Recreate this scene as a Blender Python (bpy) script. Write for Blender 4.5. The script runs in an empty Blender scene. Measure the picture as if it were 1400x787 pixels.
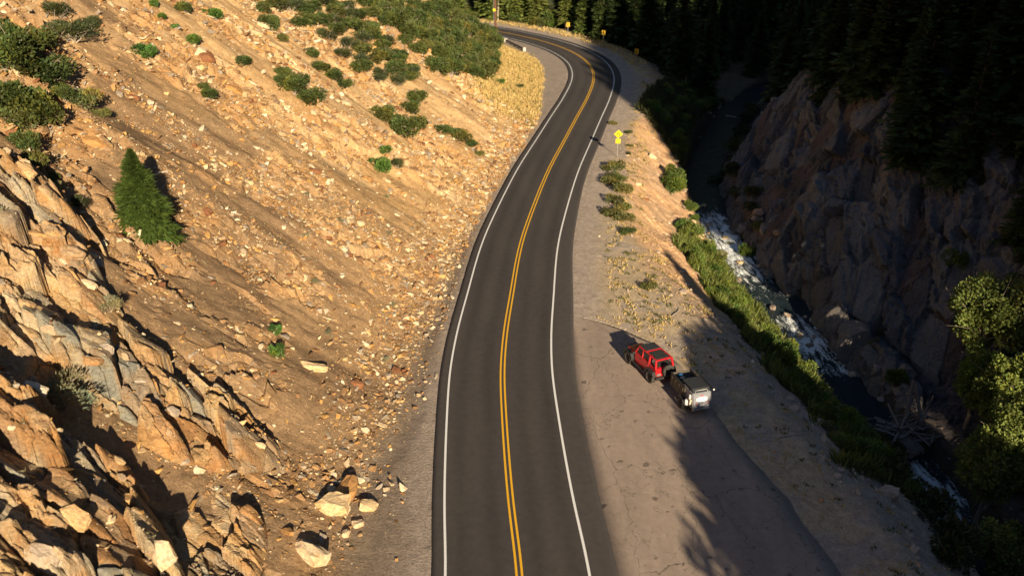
import bpy, bmesh, math, random
import numpy as np
from mathutils import Vector, Matrix

# ------------------------------------------------------------------ camera, world, sun, exposure
scene = bpy.context.scene
COL = scene.collection
random.seed(7)
RNG = np.random.default_rng(7)

CAM_H, FOC, PITCH = 32.0, 1150.0, math.atan(563.5 / 1150.0)
cam_data = bpy.data.cameras.new("camera")
cam_data.sensor_width = 36.0
cam_data.lens = 36.0 * FOC / 1400.0
cam_data.clip_end = 5000.0
cam_data.clip_start = 0.5
cam_data.dof.use_dof = True
cam_data.dof.focus_distance = 58.0
cam_data.dof.aperture_fstop = (cam_data.lens / 1000.0) / 0.12
cam = bpy.data.objects.new("camera", cam_data)
cam.location = (0, 0, CAM_H)
cam.rotation_euler = (math.pi / 2 - PITCH, 0, 0)
COL.objects.link(cam)
scene.camera = cam

SUN_ELEV = math.radians(19.5)
SUN_AZ = math.radians(16.5)               # from -Y towards +X
SX, SY, SZ = math.sin(SUN_AZ) * math.cos(SUN_ELEV), -math.cos(SUN_AZ) * math.cos(SUN_ELEV), math.sin(SUN_ELEV)
world = bpy.data.worlds.new("World")
scene.world = world
world.use_nodes = True
wn = world.node_tree
bgn = wn.nodes["Background"]
sky = wn.nodes.new("ShaderNodeTexSky")
sky.sky_type = 'NISHITA'
sky.sun_disc = False
sky.sun_elevation = SUN_ELEV
sky.sun_rotation = math.atan2(SX, SY)
sky.altitude = 1800
wn.links.new(sky.outputs[0], bgn.inputs[0])
bgn.inputs[1].default_value = 0.05
sun_data = bpy.data.lights.new("sun", 'SUN')
sun_data.energy = 5.0
sun_data.angle = math.radians(0.5)
sun_data.color = (1.0, 0.82, 0.56)
sun = bpy.data.objects.new("sun", sun_data)
sun.rotation_euler = Vector((SX, SY, SZ)).to_track_quat('Z', 'Y').to_euler()
sun.location = (60, -80, 90)
COL.objects.link(sun)
scene.view_settings.view_transform = 'Standard'
scene.view_settings.look = 'None'
scene.view_settings.exposure = 0.92
scene.view_settings.gamma = 1.0
scene.cycles.max_bounces = 5
scene.cycles.diffuse_bounces = 2
scene.cycles.use_denoising = True

# ------------------------------------------------------------------ noise
def _hash(ix, iy, s):
    h = (ix.astype(np.int64) * 374761393 + iy.astype(np.int64) * 668265263 + s * 1442695041) & 0xffffffff
    h = ((h ^ (h >> 13)) * 1274126177) & 0xffffffff
    h = ((h ^ (h >> 16)) * 2246822519) & 0xffffffff
    return ((h ^ (h >> 15)) & 0xffffff) / float(0xffffff)

def vnoise(x, y, s=0):
    ix = np.floor(x); iy = np.floor(y)
    fx = x - ix; fy = y - iy
    fx = fx * fx * fx * (fx * (fx * 6 - 15) + 10); fy = fy * fy * fy * (fy * (fy * 6 - 15) + 10)
    a = _hash(ix, iy, s); b = _hash(ix + 1, iy, s); c = _hash(ix, iy + 1, s); d = _hash(ix + 1, iy + 1, s)
    return ((a + (b - a) * fx) * (1 - fy) + (c + (d - c) * fx) * fy) * 2 - 1

def fbm(x, y, s=0, o=4):
    v = 0; a = 1.0; t = 0
    for k in range(o):
        v = v + a * vnoise(x, y, s + 17 * k); t += a
        x, y = (x * 0.8 - y * 0.6) * 2.03 + 11.3, (x * 0.6 + y * 0.8) * 2.03 - 5.1
        a *= .5
    return v / t

def worley(x, y, s=0):
    """nearest jittered cell: id hash pieces, offset from its centre, F1 and F2."""
    ix = np.floor(x); iy = np.floor(y)
    f1 = np.full(x.shape, 9.0); f2 = f1.copy()
    cx = np.zeros(x.shape); cy = cx.copy(); px = cx.copy(); py = cx.copy()
    for dx in (-1, 0, 1):
        for dy in (-1, 0, 1):
            jx = ix + dx; jy = iy + dy
            qx = jx + .5 + (_hash(jx, jy, s) - .5) * .85; qy = jy + .5 + (_hash(jx, jy, s + 5) - .5) * .85
            d = np.hypot(x - qx, y - qy)
            n = d < f1
            f2 = np.where(n, f1, np.minimum(f2, d))
            cx = np.where(n, jx, cx); cy = np.where(n, jy, cy)
            px = np.where(n, qx, px); py = np.where(n, qy, py)
            f1 = np.where(n, d, f1)
    return cx, cy, x - px, y - py, f1, f2

def sstep(a, b, x):
    t = np.clip((x - a) / (b - a), 0, 1)
    return t * t * (3 - 2 * t)

def smin(a, b, k):
    h = np.clip(.5 + .5 * (b - a) / k, 0, 1)
    return b * (1 - h) + a * h - k * h * (1 - h)

def smax(a, b, k):
    return -smin(-a, -b, k)

def catmull(P, n=8):
    P = np.array(P, float); out = []
    for i in range(len(P) - 1):
        p0, p1, p2, p3 = P[max(i - 1, 0)], P[i], P[i + 1], P[min(i + 2, len(P) - 1)]
        for t in np.arange(n) / n:
            out.append(.5 * (2 * p1 + (p2 - p0) * t + (2 * p0 - 5 * p1 + 4 * p2 - p3) * t * t + (-p0 + 3 * p1 - 3 * p2 + p3) * t ** 3))
    out.append(P[-1])
    return np.array(out)

def resample(P, step):
    L = np.r_[0, np.cumsum(np.hypot(*np.diff(P, axis=0).T))]
    s = np.arange(0, L[-1], step)
    return np.c_[np.interp(s, L, P[:, 0]), np.interp(s, L, P[:, 1])]

def smooth(P, n):
    for _ in range(n):
        P = P.copy(); P[1:-1] = P[1:-1] * .5 + (P[:-2] + P[2:]) * .25
    return P

def poly_dist(x, y, P):
    """signed distance (right of travel is positive) and arc length to polyline P."""
    shp = np.shape(x); x = np.ravel(x).astype(float); y = np.ravel(y).astype(float)
    A = P[:-1]; B = P[1:]; AB = B - A; LL = (AB ** 2).sum(1); S = np.r_[0, np.cumsum(np.sqrt(LL))]
    bd = np.full(x.shape, 1e9); bs = np.zeros(x.shape); sg = np.ones(x.shape)
    for i in range(len(A)):
        dx = x - A[i, 0]; dy = y - A[i, 1]
        t = np.clip((dx * AB[i, 0] + dy * AB[i, 1]) / LL[i], 0, 1)
        ex = dx - t * AB[i, 0]; ey = dy - t * AB[i, 1]
        d = ex * ex + ey * ey
        m = d < bd - 1e-9
        bd = np.where(m, d, bd); bs = np.where(m, S[i] + t * math.sqrt(LL[i]), bs)
        sg = np.where(m, np.where(dy * AB[i, 0] - dx * AB[i, 1] < 0, 1.0, -1.0), sg)
    return (np.sqrt(bd) * sg).reshape(shp), bs.reshape(shp)

# ------------------------------------------------------------------ plan of the place (metres, camera above the origin)
C_NEAR = [(-60, -150), (-34, -90), (-12, -40), (-2.5, -5), (0.3, 12), (0.6, 22)]
CENTRE = smooth(resample(catmull(C_NEAR + [(0.4, 32), (0.0, 36.5), (-.35, 42.3), (-.55, 46.8), (-.7, 51.7), (-.5, 57.7), (-.1, 63), (.75, 73.8),
    (2.1, 83.6), (4.4, 97.4), (7.0, 110), (9.6, 122.6), (11.9, 133.5), (14.1, 146.5), (14.7, 156.5), (13.9, 166.1), (11.0, 176.6), (5.9, 186.6),
    (-.2, 194.8), (-6.5, 201.2), (-16, 208), (-32, 216), (-60, 226), (-110, 236), (-220, 250)]), 1.0), 6)
_s0 = int(np.argmin(np.hypot(CENTRE[:, 0] - .4, CENTRE[:, 1] - 32)))       # arc length at Y = 32
def SY_(s): return s - _s0                                                # arc length from there
RIVER = smooth(resample(catmull([(-70, -150), (-20, -95), (12, -50), (28, -10), (32, 14), (30.5, 30), (30.2, 42), (31.2, 50.5), (30, 56), (29.6, 66), (28.7, 76),
    (26.6, 90), (26.2, 102), (28.0, 117), (34.5, 139), (46, 166), (66, 192), (98, 212), (170, 235), (260, 250)]), 1.5), 4)
_r0 = int(np.argmin(np.abs(RIVER[:, 1] - 50)))

TOE = np.array([(-200, 9), (-20, 9), (8, 8.6), (14, 7), (28, 6.2), (42, 5.6), (55, 5.2), (72, 5.0), (88, 5.6), (105, 8), (118, 9), (132, 9.5), (145, 9.5), (165, 8.5), (185, 7), (240, 7), (800, 9)])
EDGE = np.array([(-200, 20), (0, 20), (10, 18.7), (20, 17.2), (28, 15), (38, 12), (53, 9.5), (72, 8.7), (85, 8.6), (97, 9), (115, 9.2), (130, 10), (150, 11), (165, 13), (200, 16), (800, 18)])

OUT_A = [(-60, 60)]
OUT_B = [(-60, 60)]

def terrain(x, y):
    x = np.asarray(x, float); y = np.asarray(y, float)
    d, s = poly_dist(x, y, CENTRE); sy = SY_(s)
    dr, rs = poly_dist(x, y, RIVER); ry = rs * 1.5 / 1.5
    # --- left: cut talus slope
    e = -d - np.interp(sy, TOE[:, 0], TOE[:, 1]) + .5 * fbm(y / 5, x / 30, 3, 2)
    soft = np.interp(sy, [0, 85, 110, 150, 170], [2.5, 2.5, 6, 5, 4])
    g = np.interp(sy, [-50, 0, 60, 110, 150, 220], [.78, .78, .72, .68, .74, .85])
    up = np.sqrt(e * e + soft * soft) - soft
    up = np.where(e > 0, up, 0) * g
    gul = fbm(y / 7 + 3.7, x / 45, 11, 3) * 1.3 + fbm(y / 2.4, x / 6, 19, 3) * .30
    top = sstep(28, 70, e)
    zl = up + gul * sstep(0, 9, e) * (1 + .6 * top) + .10 * fbm(x / .9, y / .9, 31, 3) * sstep(-1, 2, e)
    ditch = -.22 * np.exp(-((e + .6) / .9) ** 2) * np.interp(sy, [0, 30, 60, 90], [1, 1, .6, .2])
    zl = zl + ditch
    # --- right: bench, embankment, river bed
    q = d - np.interp(sy, EDGE[:, 0], EDGE[:, 1]) + .7 * fbm(x / 6, y / 6, 41, 3)
    sl = np.interp(sy, [0, 20, 60, 110, 170, 230], [.66, .66, .74, .62, .5, .3])
    drop = np.where(q > 0, np.sqrt(q * q + 1.2) - 1.095, 0) * sl
    bank = -drop + .35 * fbm(x / 3, y / 3, 43, 4) * sstep(-2, 3, q) * sstep(0, 6, drop + 2)
    bench = np.where(d > 6, .05 * fbm(x / 2.2, y / 2.2, 47, 3), 0) * sstep(6, 9, d)
    bank = bank + bench
    floor_ = -8.1 + .3 * fbm(x / 4, y / 4, 53, 3)
    zr = smax(bank, floor_, 1.2)
    # river channel
    wob = .7 * fbm(x / 3.5, y / 3.5, 59, 3)
    adr = np.abs(dr) + wob
    # far bank hill: cliff in the middle stretch
    yy = y
    start = np.interp(yy, [20, 34, 46, 56, 64, 72, 79, 122, 140], [9, 9, 12, 11, 7.0, 5.5, 2.7, 2.4, 5]) + 1.2 * fbm(x / 7, y / 7, 61, 3)
    u = np.maximum(dr - start, 0)
    stp = np.interp(yy, [-40, 12, 32, 45, 58, 66, 118, 132, 170], [1.8, 1.8, 1.4, 1.0, 1.0, 1.55, 1.5, .8, .6])
    crest = np.interp(yy, [20, 40, 60, 80, 100, 116, 126], [110, 22, 12, 15, 16, 15, 8]) + 2.2 * fbm(x / 9, y / 9, 67, 3)
    hill = smin(u * stp, crest + np.maximum(u * stp - crest, 0) * .62, 1.5)
    buttress = fbm(y / 9, dr / 13, 71, 4) * 2.6 - .9 * np.abs(fbm((y + dr) / 5, (dr - y) / 9, 73, 3))
    hill = hill + buttress * sstep(1, 6, u) * np.interp(yy, [50, 64, 122, 135], [.4, 1, 1, .5])
    far = np.maximum(y - 222 - .12 * x + 10 * fbm(x / 40, y / 40, 79, 2), 0) * .85
    zr = np.where(dr > 0, smax(zr, hill - 7.8, .8), zr)
    zr = np.where(y > 170, zr + (smax(zr, far - 6 + 3 * fbm(x / 25, y / 25, 83, 3), 3) - zr) * sstep(170, 200, y), zr)
    chn = 1 - sstep(2.0, 3.2, adr)
    zr = zr + (np.minimum(zr, -9.7) - zr) * chn
    # the valley side behind the camera stays under the line the low sun comes in over
    aa = .959 * x + .284 * y
    cap = np.interp(aa, [20, 45, 54.6, 57.2, 64, 80, 140], [2, 4, 8, 32, 40, 50, 110]) + .1006 * x - .3395 * y
    zr = np.where((y < 60) & (d > 0) & (dr > 4), smin(zr, np.maximum(cap, -7), 2.0), zr)
    z = np.where(d < 0, zl, zr)
    ax = np.abs(d)
    z = np.where((d < 0), z, np.where(ax < 7, z * sstep(5.2, 7, ax), z))
    z = np.where((d < 0) & (e < 0), z * sstep(4.8, 5.8, ax), z)
    # rock outcrop humps (base of the outcrop; its slabs stand on it)
    return z

def ray_dir(px, py):
    u = (px - 700) / FOC; v = (py - 393.5) / FOC
    cp, sp = math.cos(PITCH), math.sin(PITCH)
    return np.array([u, cp - v * sp, -(sp + v * cp)])
# ==== BUILD
# ------------------------------------------------------------------ object helpers
def tag(o, label=None, cat=None, group=None, kind=None):
    if label: o["label"] = label
    if cat: o["category"] = cat
    if group: o["group"] = group
    if kind: o["kind"] = kind
    return o

def link(name, me, parent=None):
    o = bpy.data.objects.new(name, me)
    COL.objects.link(o)
    if parent is not None: o.parent = parent
    return o

def thing(name, loc=(0, 0, 0), rz=0.0, label=None, cat=None, group=None):
    o = bpy.data.objects.new(name, None); COL.objects.link(o)
    o.location = loc; o.rotation_euler = (0, 0, rz)
    o.empty_display_size = .3
    return tag(o, label, cat, group)

def copy_tree(o, parent=None):
    c = o.copy(); COL.objects.link(c); c.parent = parent
    for ch in list(o.children): copy_tree(ch, c)
    return c

def mesh_np(name, V, Fc, mat, col=None, smooth_=False):
    """V (n,3); Fc (m,k) array of k-gons; col (n,3) point colours."""
    V = np.asarray(V, np.float32); Fc = np.asarray(Fc, np.int32)
    me = bpy.data.meshes.new(name)
    me.vertices.add(len(V)); me.vertices.foreach_set("co", V.ravel())
    m, k = Fc.shape
    me.loops.add(m * k); me.loops.foreach_set("vertex_index", Fc.ravel())
    me.polygons.add(m); me.polygons.foreach_set("loop_start", np.arange(0, m * k, k, dtype=np.int32))
    me.polygons.foreach_set("use_smooth", np.full(m, smooth_, bool))
    if col is not None:
        a = me.color_attributes.new("Col", 'FLOAT_COLOR', 'POINT')
        a.data.foreach_set("color", np.c_[col, np.ones(len(V))].astype(np.float32).ravel())
    me.update(calc_edges=True)
    me.materials.append(mat)
    return me

def obj_np(name, V, Fc, mat, parent=None, col=None, smooth_=False):
    return link(name, mesh_np(name, V, Fc, mat, col, smooth_), parent)

# ------------------------------------------------------------------ materials
class NG:
    def __init__(s, name):
        s.m = bpy.data.materials.new(name); s.m.use_nodes = True
        s.t = s.m.node_tree; s.b = s.t.nodes["Principled BSDF"]; s.o = s.t.nodes["Material Output"]
    def n(s, typ, **kw):
        nd = s.t.nodes.new(typ)
        for k, v in kw.items():
            if k in nd.bl_rna.properties: setattr(nd, k, v)
            else:
                s.set(nd.inputs[k.replace("_", " ")], v)
        return nd
    def set(s, sock, v):
        if hasattr(v, "is_linked"): s.t.links.new(v, sock)
        else: sock.default_value = v
    def math(s, op, a, b=0.0, clamp=False):
        nd = s.t.nodes.new("ShaderNodeMath"); nd.operation = op; nd.use_clamp = clamp
        s.set(nd.inputs[0], a); s.set(nd.inputs[1], b); return nd.outputs[0]
    def noise(s, scale, detail=4, rough=.55, vec=None, dist=0.0):
        nd = s.t.nodes.new("ShaderNodeTexNoise"); nd.inputs["Scale"].default_value = scale
        nd.inputs["Detail"].default_value = detail; nd.inputs["Roughness"].default_value = rough; nd.inputs["Distortion"].default_value = dist
        if vec is not None: s.t.links.new(vec, nd.inputs["Vector"])
        return nd.outputs["Fac"]
    def vor(s, scale, feature='F1', vec=None, out="Distance"):
        nd = s.t.nodes.new("ShaderNodeTexVoronoi"); nd.feature = feature; nd.inputs["Scale"].default_value = scale
        if vec is not None: s.t.links.new(vec, nd.inputs["Vector"])
        return nd.outputs[out]
    def pos(s, scale=(1, 1, 1), world=True):
        src = s.t.nodes.new("ShaderNodeNewGeometry").outputs["Position"] if world else s.t.nodes.new("ShaderNodeTexCoord").outputs["Object"]
        mp = s.t.nodes.new("ShaderNodeMapping"); mp.inputs["Scale"].default_value = scale
        s.t.links.new(src, mp.inputs[0]); return mp.outputs[0]
    def ramp(s, fac, stops):
        nd = s.t.nodes.new("ShaderNodeValToRGB"); e = nd.color_ramp.elements
        while len(e) > 1: e.remove(e[-1])
        e[0].position = stops[0][0]; e[0].color = (*stops[0][1], 1)
        for p, c in stops[1:]:
            q = e.new(p); q.color = (*c, 1)
        s.t.links.new(fac, nd.inputs[0]); return nd.outputs[0]
    def mr(s, fac, a, b, c=0.0, d=1.0):
        nd = s.t.nodes.new("ShaderNodeMapRange")
        s.set(nd.inputs[0], fac)
        for i, v in enumerate((a, b, c, d)): nd.inputs[i + 1].default_value = v
        return nd.outputs[0]
    def mix(s, fac, a, b, mode='MIX'):
        nd = s.t.nodes.new("ShaderNodeMix"); nd.data_type = 'RGBA'; nd.blend_type = mode
        s.set(nd.inputs[0], fac)
        for i, v in ((6, a), (7, b)):
            if isinstance(v, tuple): nd.inputs[i].default_value = (*v, 1)
            else: s.t.links.new(v, nd.inputs[i])
        return nd.outputs[2]
    def attr(s, name="Col"):
        nd = s.t.nodes.new("ShaderNodeAttribute"); nd.attribute_name = name; return nd.outputs["Color"]
    def rand(s): return s.t.nodes.new("ShaderNodeObjectInfo").outputs["Random"]
    def grey(s, v):
        nd = s.t.nodes.new("ShaderNodeCombineColor")
        for i in range(3): s.t.links.new(v, nd.inputs[i])
        return nd.outputs[0]
    def bump(s, h, strength=.5, dist=.1):
        nd = s.t.nodes.new("ShaderNodeBump"); nd.inputs["Strength"].default_value = strength; nd.inputs["Distance"].default_value = dist
        s.t.links.new(h, nd.inputs["Height"]); s.t.links.new(nd.outputs[0], s.b.inputs["Normal"])
    def fin(s, color=None, rough=.8, spec=.3, metal=0.0):
        if color is not None:
            if isinstance(color, tuple): s.b.inputs["Base Color"].default_value = (*color, 1)
            else: s.t.links.new(color, s.b.inputs["Base Color"])
        s.set(s.b.inputs["Roughness"], rough)
        s.b.inputs["Specular IOR Level"].default_value = spec
        s.b.inputs["Metallic"].default_value = metal
        return s.m

def m_ground():
    g = NG("earth_and_gravel"); P = g.pos()
    c = g.attr()
    n1 = g.noise(1.7, 6, .6, P); n2 = g.noise(14, 4, .7, P)
    peb = g.vor(9, 'F1', P, "Color"); sep = g.n("ShaderNodeSeparateColor"); g.t.links.new(peb, sep.inputs[0])
    v = g.math('MULTIPLY', g.mr(n1, .3, .7, .78, 1.2), g.mr(n2, .25, .75, .72, 1.28))
    v = g.math('MULTIPLY', v, g.mr(sep.outputs[0], 0, 1, .85, 1.15))
    c = g.mix(1.0, c, g.grey(v), 'MULTIPLY')
    h = g.math('ADD', g.math('MULTIPLY', g.noise(5.5, 8, .72, P), 1.0), g.math('MULTIPLY', g.noise(34, 4, .7, P), .25))
    g.bump(h, .8, .12)
    return g.fin(c, .95, .15)

def m_rock(name, tint=None, bump=.6, bd=.08, use_attr=False, ramp=None, scale=1.0, world=False):
    g = NG(name); P = g.pos((scale,) * 3, world)
    n1 = g.noise(1.3, 6, .65, P, .6); n2 = g.noise(6, 5, .65, P)
    if use_attr: c = g.attr()
    else: c = g.ramp(g.rand(), ramp)
    st = g.ramp(n1, [(.30, (.55, .42, .33)), (.46, (1, 1, 1)), (.60, (1.0, .86, .66)), (.74, (.72, .47, .26))]) if tint is None else g.ramp(n1, tint)
    c = g.mix(.75, c, st, 'MULTIPLY')
    c = g.mix(1.0, c, g.grey(g.mr(n2, .25, .75, .7, 1.3)), 'MULTIPLY')
    cr = g.vor(1.4, 'DISTANCE_TO_EDGE', g.pos((scale * .6, scale * 1.5, scale), world))
    crk = g.mr(cr, 0, .02, 0, 1)
    gr = g.noise(26, 5, .75, P); c = g.mix(1.0, c, g.grey(g.mr(gr, .25, .75, .72, 1.25)), 'MULTIPLY')
    lay = g.noise(3.5, 5, .6, g.pos((scale * .7, scale * 2.6, scale * 3.2), world), .3); c = g.mix(1.0, c, g.grey(g.mr(lay, .35, .65, .78, 1.16)), 'MULTIPLY')
    h = g.math('ADD', g.math('ADD', g.math('MULTIPLY', n2, .6), g.math('MULTIPLY', lay, .8)), g.math('ADD', g.math('MULTIPLY', crk, .18), g.math('MULTIPLY', gr, .35)))
    g.bump(h, bump, bd)
    return g.fin(c, .85, .25)

M = {}
M['ground'] = m_ground()
WARM = [(0, (.56, .42, .25)), (.2, (.50, .32, .15)), (.38, (.33, .19, .10)), (.52, (.60, .47, .31)), (.66, (.42, .27, .14)), (.8, (.38, .34, .30)), (.92, (.58, .36, .15)), (1, (.66, .57, .45))]
M['rock'] = m_rock("warm_rock", ramp=WARM)
M['slab'] = m_rock("outcrop_rock", use_attr=True, world=True, bump=.8, bd=.1)
M['scree'] = m_rock("scree_rock", use_attr=True, world=True, bump=.4, bd=.04, scale=2.0)
M['grey_rock'] = m_rock("river_rock", tint=[(.3, (.6, .55, .55)), (.5, (1, 1, 1)), (.7, (.8, .65, .5))], ramp=[(0, (.24, .20, .18)), (.4, (.34, .27, .22)), (.7, (.19, .16, .16)), (1, (.42, .33, .25))])
M['dark_rock'] = m_rock("cliff_rock", tint=[(.3, (.6, .5, .5)), (.5, (1, 1, 1)), (.7, (.9, .75, .62))], use_attr=True, world=True, bump=1.0, bd=.25, scale=.7)

def m_asphalt(name, base, patch, crack=0.0, dirt=None):
    g = NG(name); P = g.pos()
    n = g.noise(60, 3, .7, P); big = g.noise(.35, 4, .6, g.pos((1, .18, 1))); med = g.noise(2.2, 5, .65, P)
    c = g.mix(g.mr(big, .35, .65), base, patch)
    if not crack: c = g.mix(1.0, c, g.attr(), 'MULTIPLY')
    c = g.mix(1.0, c, g.grey(g.math('MULTIPLY', g.mr(n, .2, .8, .75, 1.25), g.mr(med, .3, .7, .88, 1.12))), 'MULTIPLY')
    if crack:
        wv = g.n("ShaderNodeVectorMath", operation='ADD')
        dn = g.n("ShaderNodeTexNoise"); dn.inputs["Scale"].default_value = 1.1; dn.inputs["Detail"].default_value = 5; g.t.links.new(P, dn.inputs["Vector"])
        g.t.links.new(P, wv.inputs[0]); g.t.links.new(dn.outputs["Color"], wv.inputs[1])
        mp = g.n("ShaderNodeMapping"); mp.inputs["Scale"].default_value = (.30, .16, 1); g.t.links.new(wv.outputs[0], mp.inputs[0])
        e = g.vor(1.0, 'DISTANCE_TO_EDGE', mp.outputs[0])
        mp2 = g.n("ShaderNodeMapping"); mp2.inputs["Scale"].default_value = (1.3, .9, 1); g.t.links.new(wv.outputs[0], mp2.inputs[0])
        e2 = g.vor(1.0, 'DISTANCE_TO_EDGE', mp2.outputs[0])
        k = g.mr(e, .0015, .006, crack, 0)
        k2 = g.math('MULTIPLY', g.mr(e2, .004, .014, crack, 0), g.mr(g.noise(.25, 2, .5, P), .52, .6, 0, .75))
        k = g.math('MAXIMUM', k, k2)
        spots = g.math('MULTIPLY', g.mr(g.noise(1.3, 2, .5, P), .66, .72, 0, .6), 1.0)
        k = g.math('MAXIMUM', k, spots)
        wear = g.mr(g.noise(.5, 5, .65, g.pos((2.2, .35, 1))), .42, .66, 0, .35); c = g.mix(wear, c, (.21, .165, .135))
        dust = g.mr(g.noise(.9, 6, .7, P), .55, .72, 0, .4); c = g.mix(dust, c, (.42, .33, .25))
        c = g.mix(k, c, (.055, .045, .04))
        g.bump(g.math('ADD', n, g.math('MULTIPLY', k, -3.0)), .35, .02)
    else: g.bump(n, .25, .01)
    return g.fin(c, .88, .3)
M['asphalt'] = m_asphalt("road_asphalt", (.050, .044, .044), (.062, .054, .051))
M['old_asphalt'] = m_asphalt("worn_asphalt", (.30, .235, .19), (.36, .285, .235), .8)
def m_paint(name, c, wear=.55):
    g = NG(name); P = g.pos()
    k = g.mr(g.noise(25, 4, .7, P), .58, .72, 0, wear)
    return g.fin(g.mix(k, c, (.07, .06, .06)), .6, .3)
M['white_line'] = m_paint("white_road_paint", (.75, .75, .76))
M['yellow_line'] = m_paint("yellow_road_paint", (.80, .43, .02))

def m_leaf(name, stops, trans=.25, rough=.6):
    g = NG(name)
    c = g.attr()
    r = g.ramp(g.rand(), stops)
    c = g.mix(1.0, r, c, 'MULTIPLY')
    c = g.mix(1.0, c, g.grey(g.mr(g.noise(1.2, 3, .6, g.pos()), .3, .7, .8, 1.2)), 'MULTIPLY')
    g.fin(c, rough, .25)
    tr = g.n("ShaderNodeBsdfTranslucent"); g.t.links.new(c, tr.inputs[0])
    mx = g.n("ShaderNodeMixShader"); mx.inputs[0].default_value = trans
    g.t.links.new(g.b.outputs[0], mx.inputs[1]); g.t.links.new(tr.outputs[0], mx.inputs[2]); g.t.links.new(mx.outputs[0], g.o.inputs[0])
    return g.m
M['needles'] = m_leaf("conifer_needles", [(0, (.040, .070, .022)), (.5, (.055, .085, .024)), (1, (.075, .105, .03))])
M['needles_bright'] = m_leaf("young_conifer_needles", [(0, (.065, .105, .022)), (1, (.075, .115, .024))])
M['needles_lit'] = m_leaf('sunlit_tone_needles', [(0, (.12, .17, .04)), (1, (.20, .23, .06))])  # conifer needles with sunlight put into the colour, lighter and yellower
M['oak'] = m_leaf("oak_scrub_leaves", [(0, (.060, .085, .022)), (.5, (.085, .11, .028)), (1, (.12, .125, .035))])
M['green'] = m_leaf("green_shrub_leaves", [(0, (.075, .15, .03)), (1, (.12, .19, .035))])
M['olive'] = m_leaf("olive_shrub_leaves", [(0, (.13, .13, .045)), (1, (.17, .17, .05))])
M['sage'] = m_leaf("sagebrush_leaves", [(0, (.23, .21, .11)), (1, (.30, .27, .15))])
M['willow'] = m_leaf("willow_leaves", [(0, (.085, .14, .03)), (.5, (.13, .19, .035)), (1, (.17, .20, .05))])
M['cotton'] = m_leaf("cottonwood_leaves", [(0, (.14, .19, .045)), (1, (.19, .21, .06))])
M['dry'] = m_leaf("dry_grass_blades", [(0, (.60, .44, .17)), (1, (.66, .50, .22))], .3)
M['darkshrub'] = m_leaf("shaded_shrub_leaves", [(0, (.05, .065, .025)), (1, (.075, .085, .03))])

def m_bark(name, a, b):
    g = NG(name); P = g.pos((6, 6, 1.2), False)
    n = g.noise(3, 5, .7, P)
    g.bump(n, .7, .03)
    return g.fin(g.mix(g.mr(n, .3, .7), a, b), .9, .2)
M['bark'] = m_bark("conifer_bark", (.09, .06, .04), (.17, .12, .085))
M['pale_bark'] = m_bark("pale_bark", (.25, .20, .15), (.40, .34, .27))
M['grey_wood'] = m_bark("weathered_driftwood", (.22, .19, .17), (.42, .37, .33))
M['twig'] = m_bark("grey_twigs", (.28, .22, .17), (.42, .36, .29))
M['pole_wood'] = m_bark("pole_wood", (.10, .045, .03), (.17, .08, .05))

def m_simple(name, c, rough=.5, spec=.5, metal=0.0, grime=.0, gc=(.3, .25, .2), bump=0.0):
    g = NG(name); P = g.pos((1, 1, 1), False)
    n = g.noise(5, 5, .65, P)
    col = g.mix(g.mr(n, .45, .75, 0, grime), c, gc)
    if bump: g.bump(g.noise(60, 3, .6, P), bump, .01)
    return g.fin(col, rough, spec, metal)
M['red'] = m_simple("red_car_paint", (.46, .010, .018), .28, .6, 0, .12, (.45, .12, .08))
M['red'].node_tree.nodes["Principled BSDF"].inputs["Coat Weight"].default_value = .6
M['black'] = m_simple("black_plastic", (.022, .022, .024), .55, .4, 0, .3, (.08, .07, .06))
M['blackcloth'] = m_simple("black_canvas", (.03, .034, .04), .85, .2, 0, .3, (.06, .055, .05), .3)
M['rubber'] = m_simple("tyre_rubber", (.035, .033, .032), .85, .25, 0, .7, (.12, .10, .085), .4)
M['rim'] = m_simple("dark_rim_metal", (.06, .06, .065), .4, .5, .6, .2)
M['steel'] = m_simple("galvanised_steel", (.42, .42, .43), .45, .5, .7, .2)
M['silver'] = m_simple("silver_panel_paint", (.25, .26, .30), .38, .5, .25, .15, (.30, .27, .25))
M['cargo'] = m_simple("dark_olive_box", (.085, .070, .055), .6, .4, 0, .4, (.16, .13, .10))
M['white'] = m_simple("white_paint", (.80, .80, .80), .5, .4, 0, .08)
M['tan_gear'] = m_simple("tan_gear", (.55, .48, .38), .7, .3, 0, .2)
M['blue'] = m_simple("blue_plastic", (.03, .16, .42), .5, .4)
M['redlight'] = m_simple("red_lamp_lens", (.6, .02, .02), .25, .6)
M['amber'] = m_simple("amber_lens", (.75, .35, .03), .3, .6)
M['sign_yellow'] = m_simple("sign_yellow", (.85, .66, .01), .45, .4)
M['sign_orange'] = m_simple("chevron_yellow", (.80, .47, .02), .45, .4)
M['sign_black'] = m_simple("sign_black", (.012, .012, .012), .5, .4)
M['concrete'] = m_simple("concrete", (.48, .45, .40), .85, .3, 0, .5, (.34, .30, .25), .4)
M['interior'] = m_simple("interior_cloth", (.05, .045, .045), .8, .3)
def m_glass():
    g = NG("tinted_glass"); g.b.inputs["Transmission Weight"].default_value = .75
    return g.fin((.12, .13, .14), .05, .6)
M['glass'] = m_glass()

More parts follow.
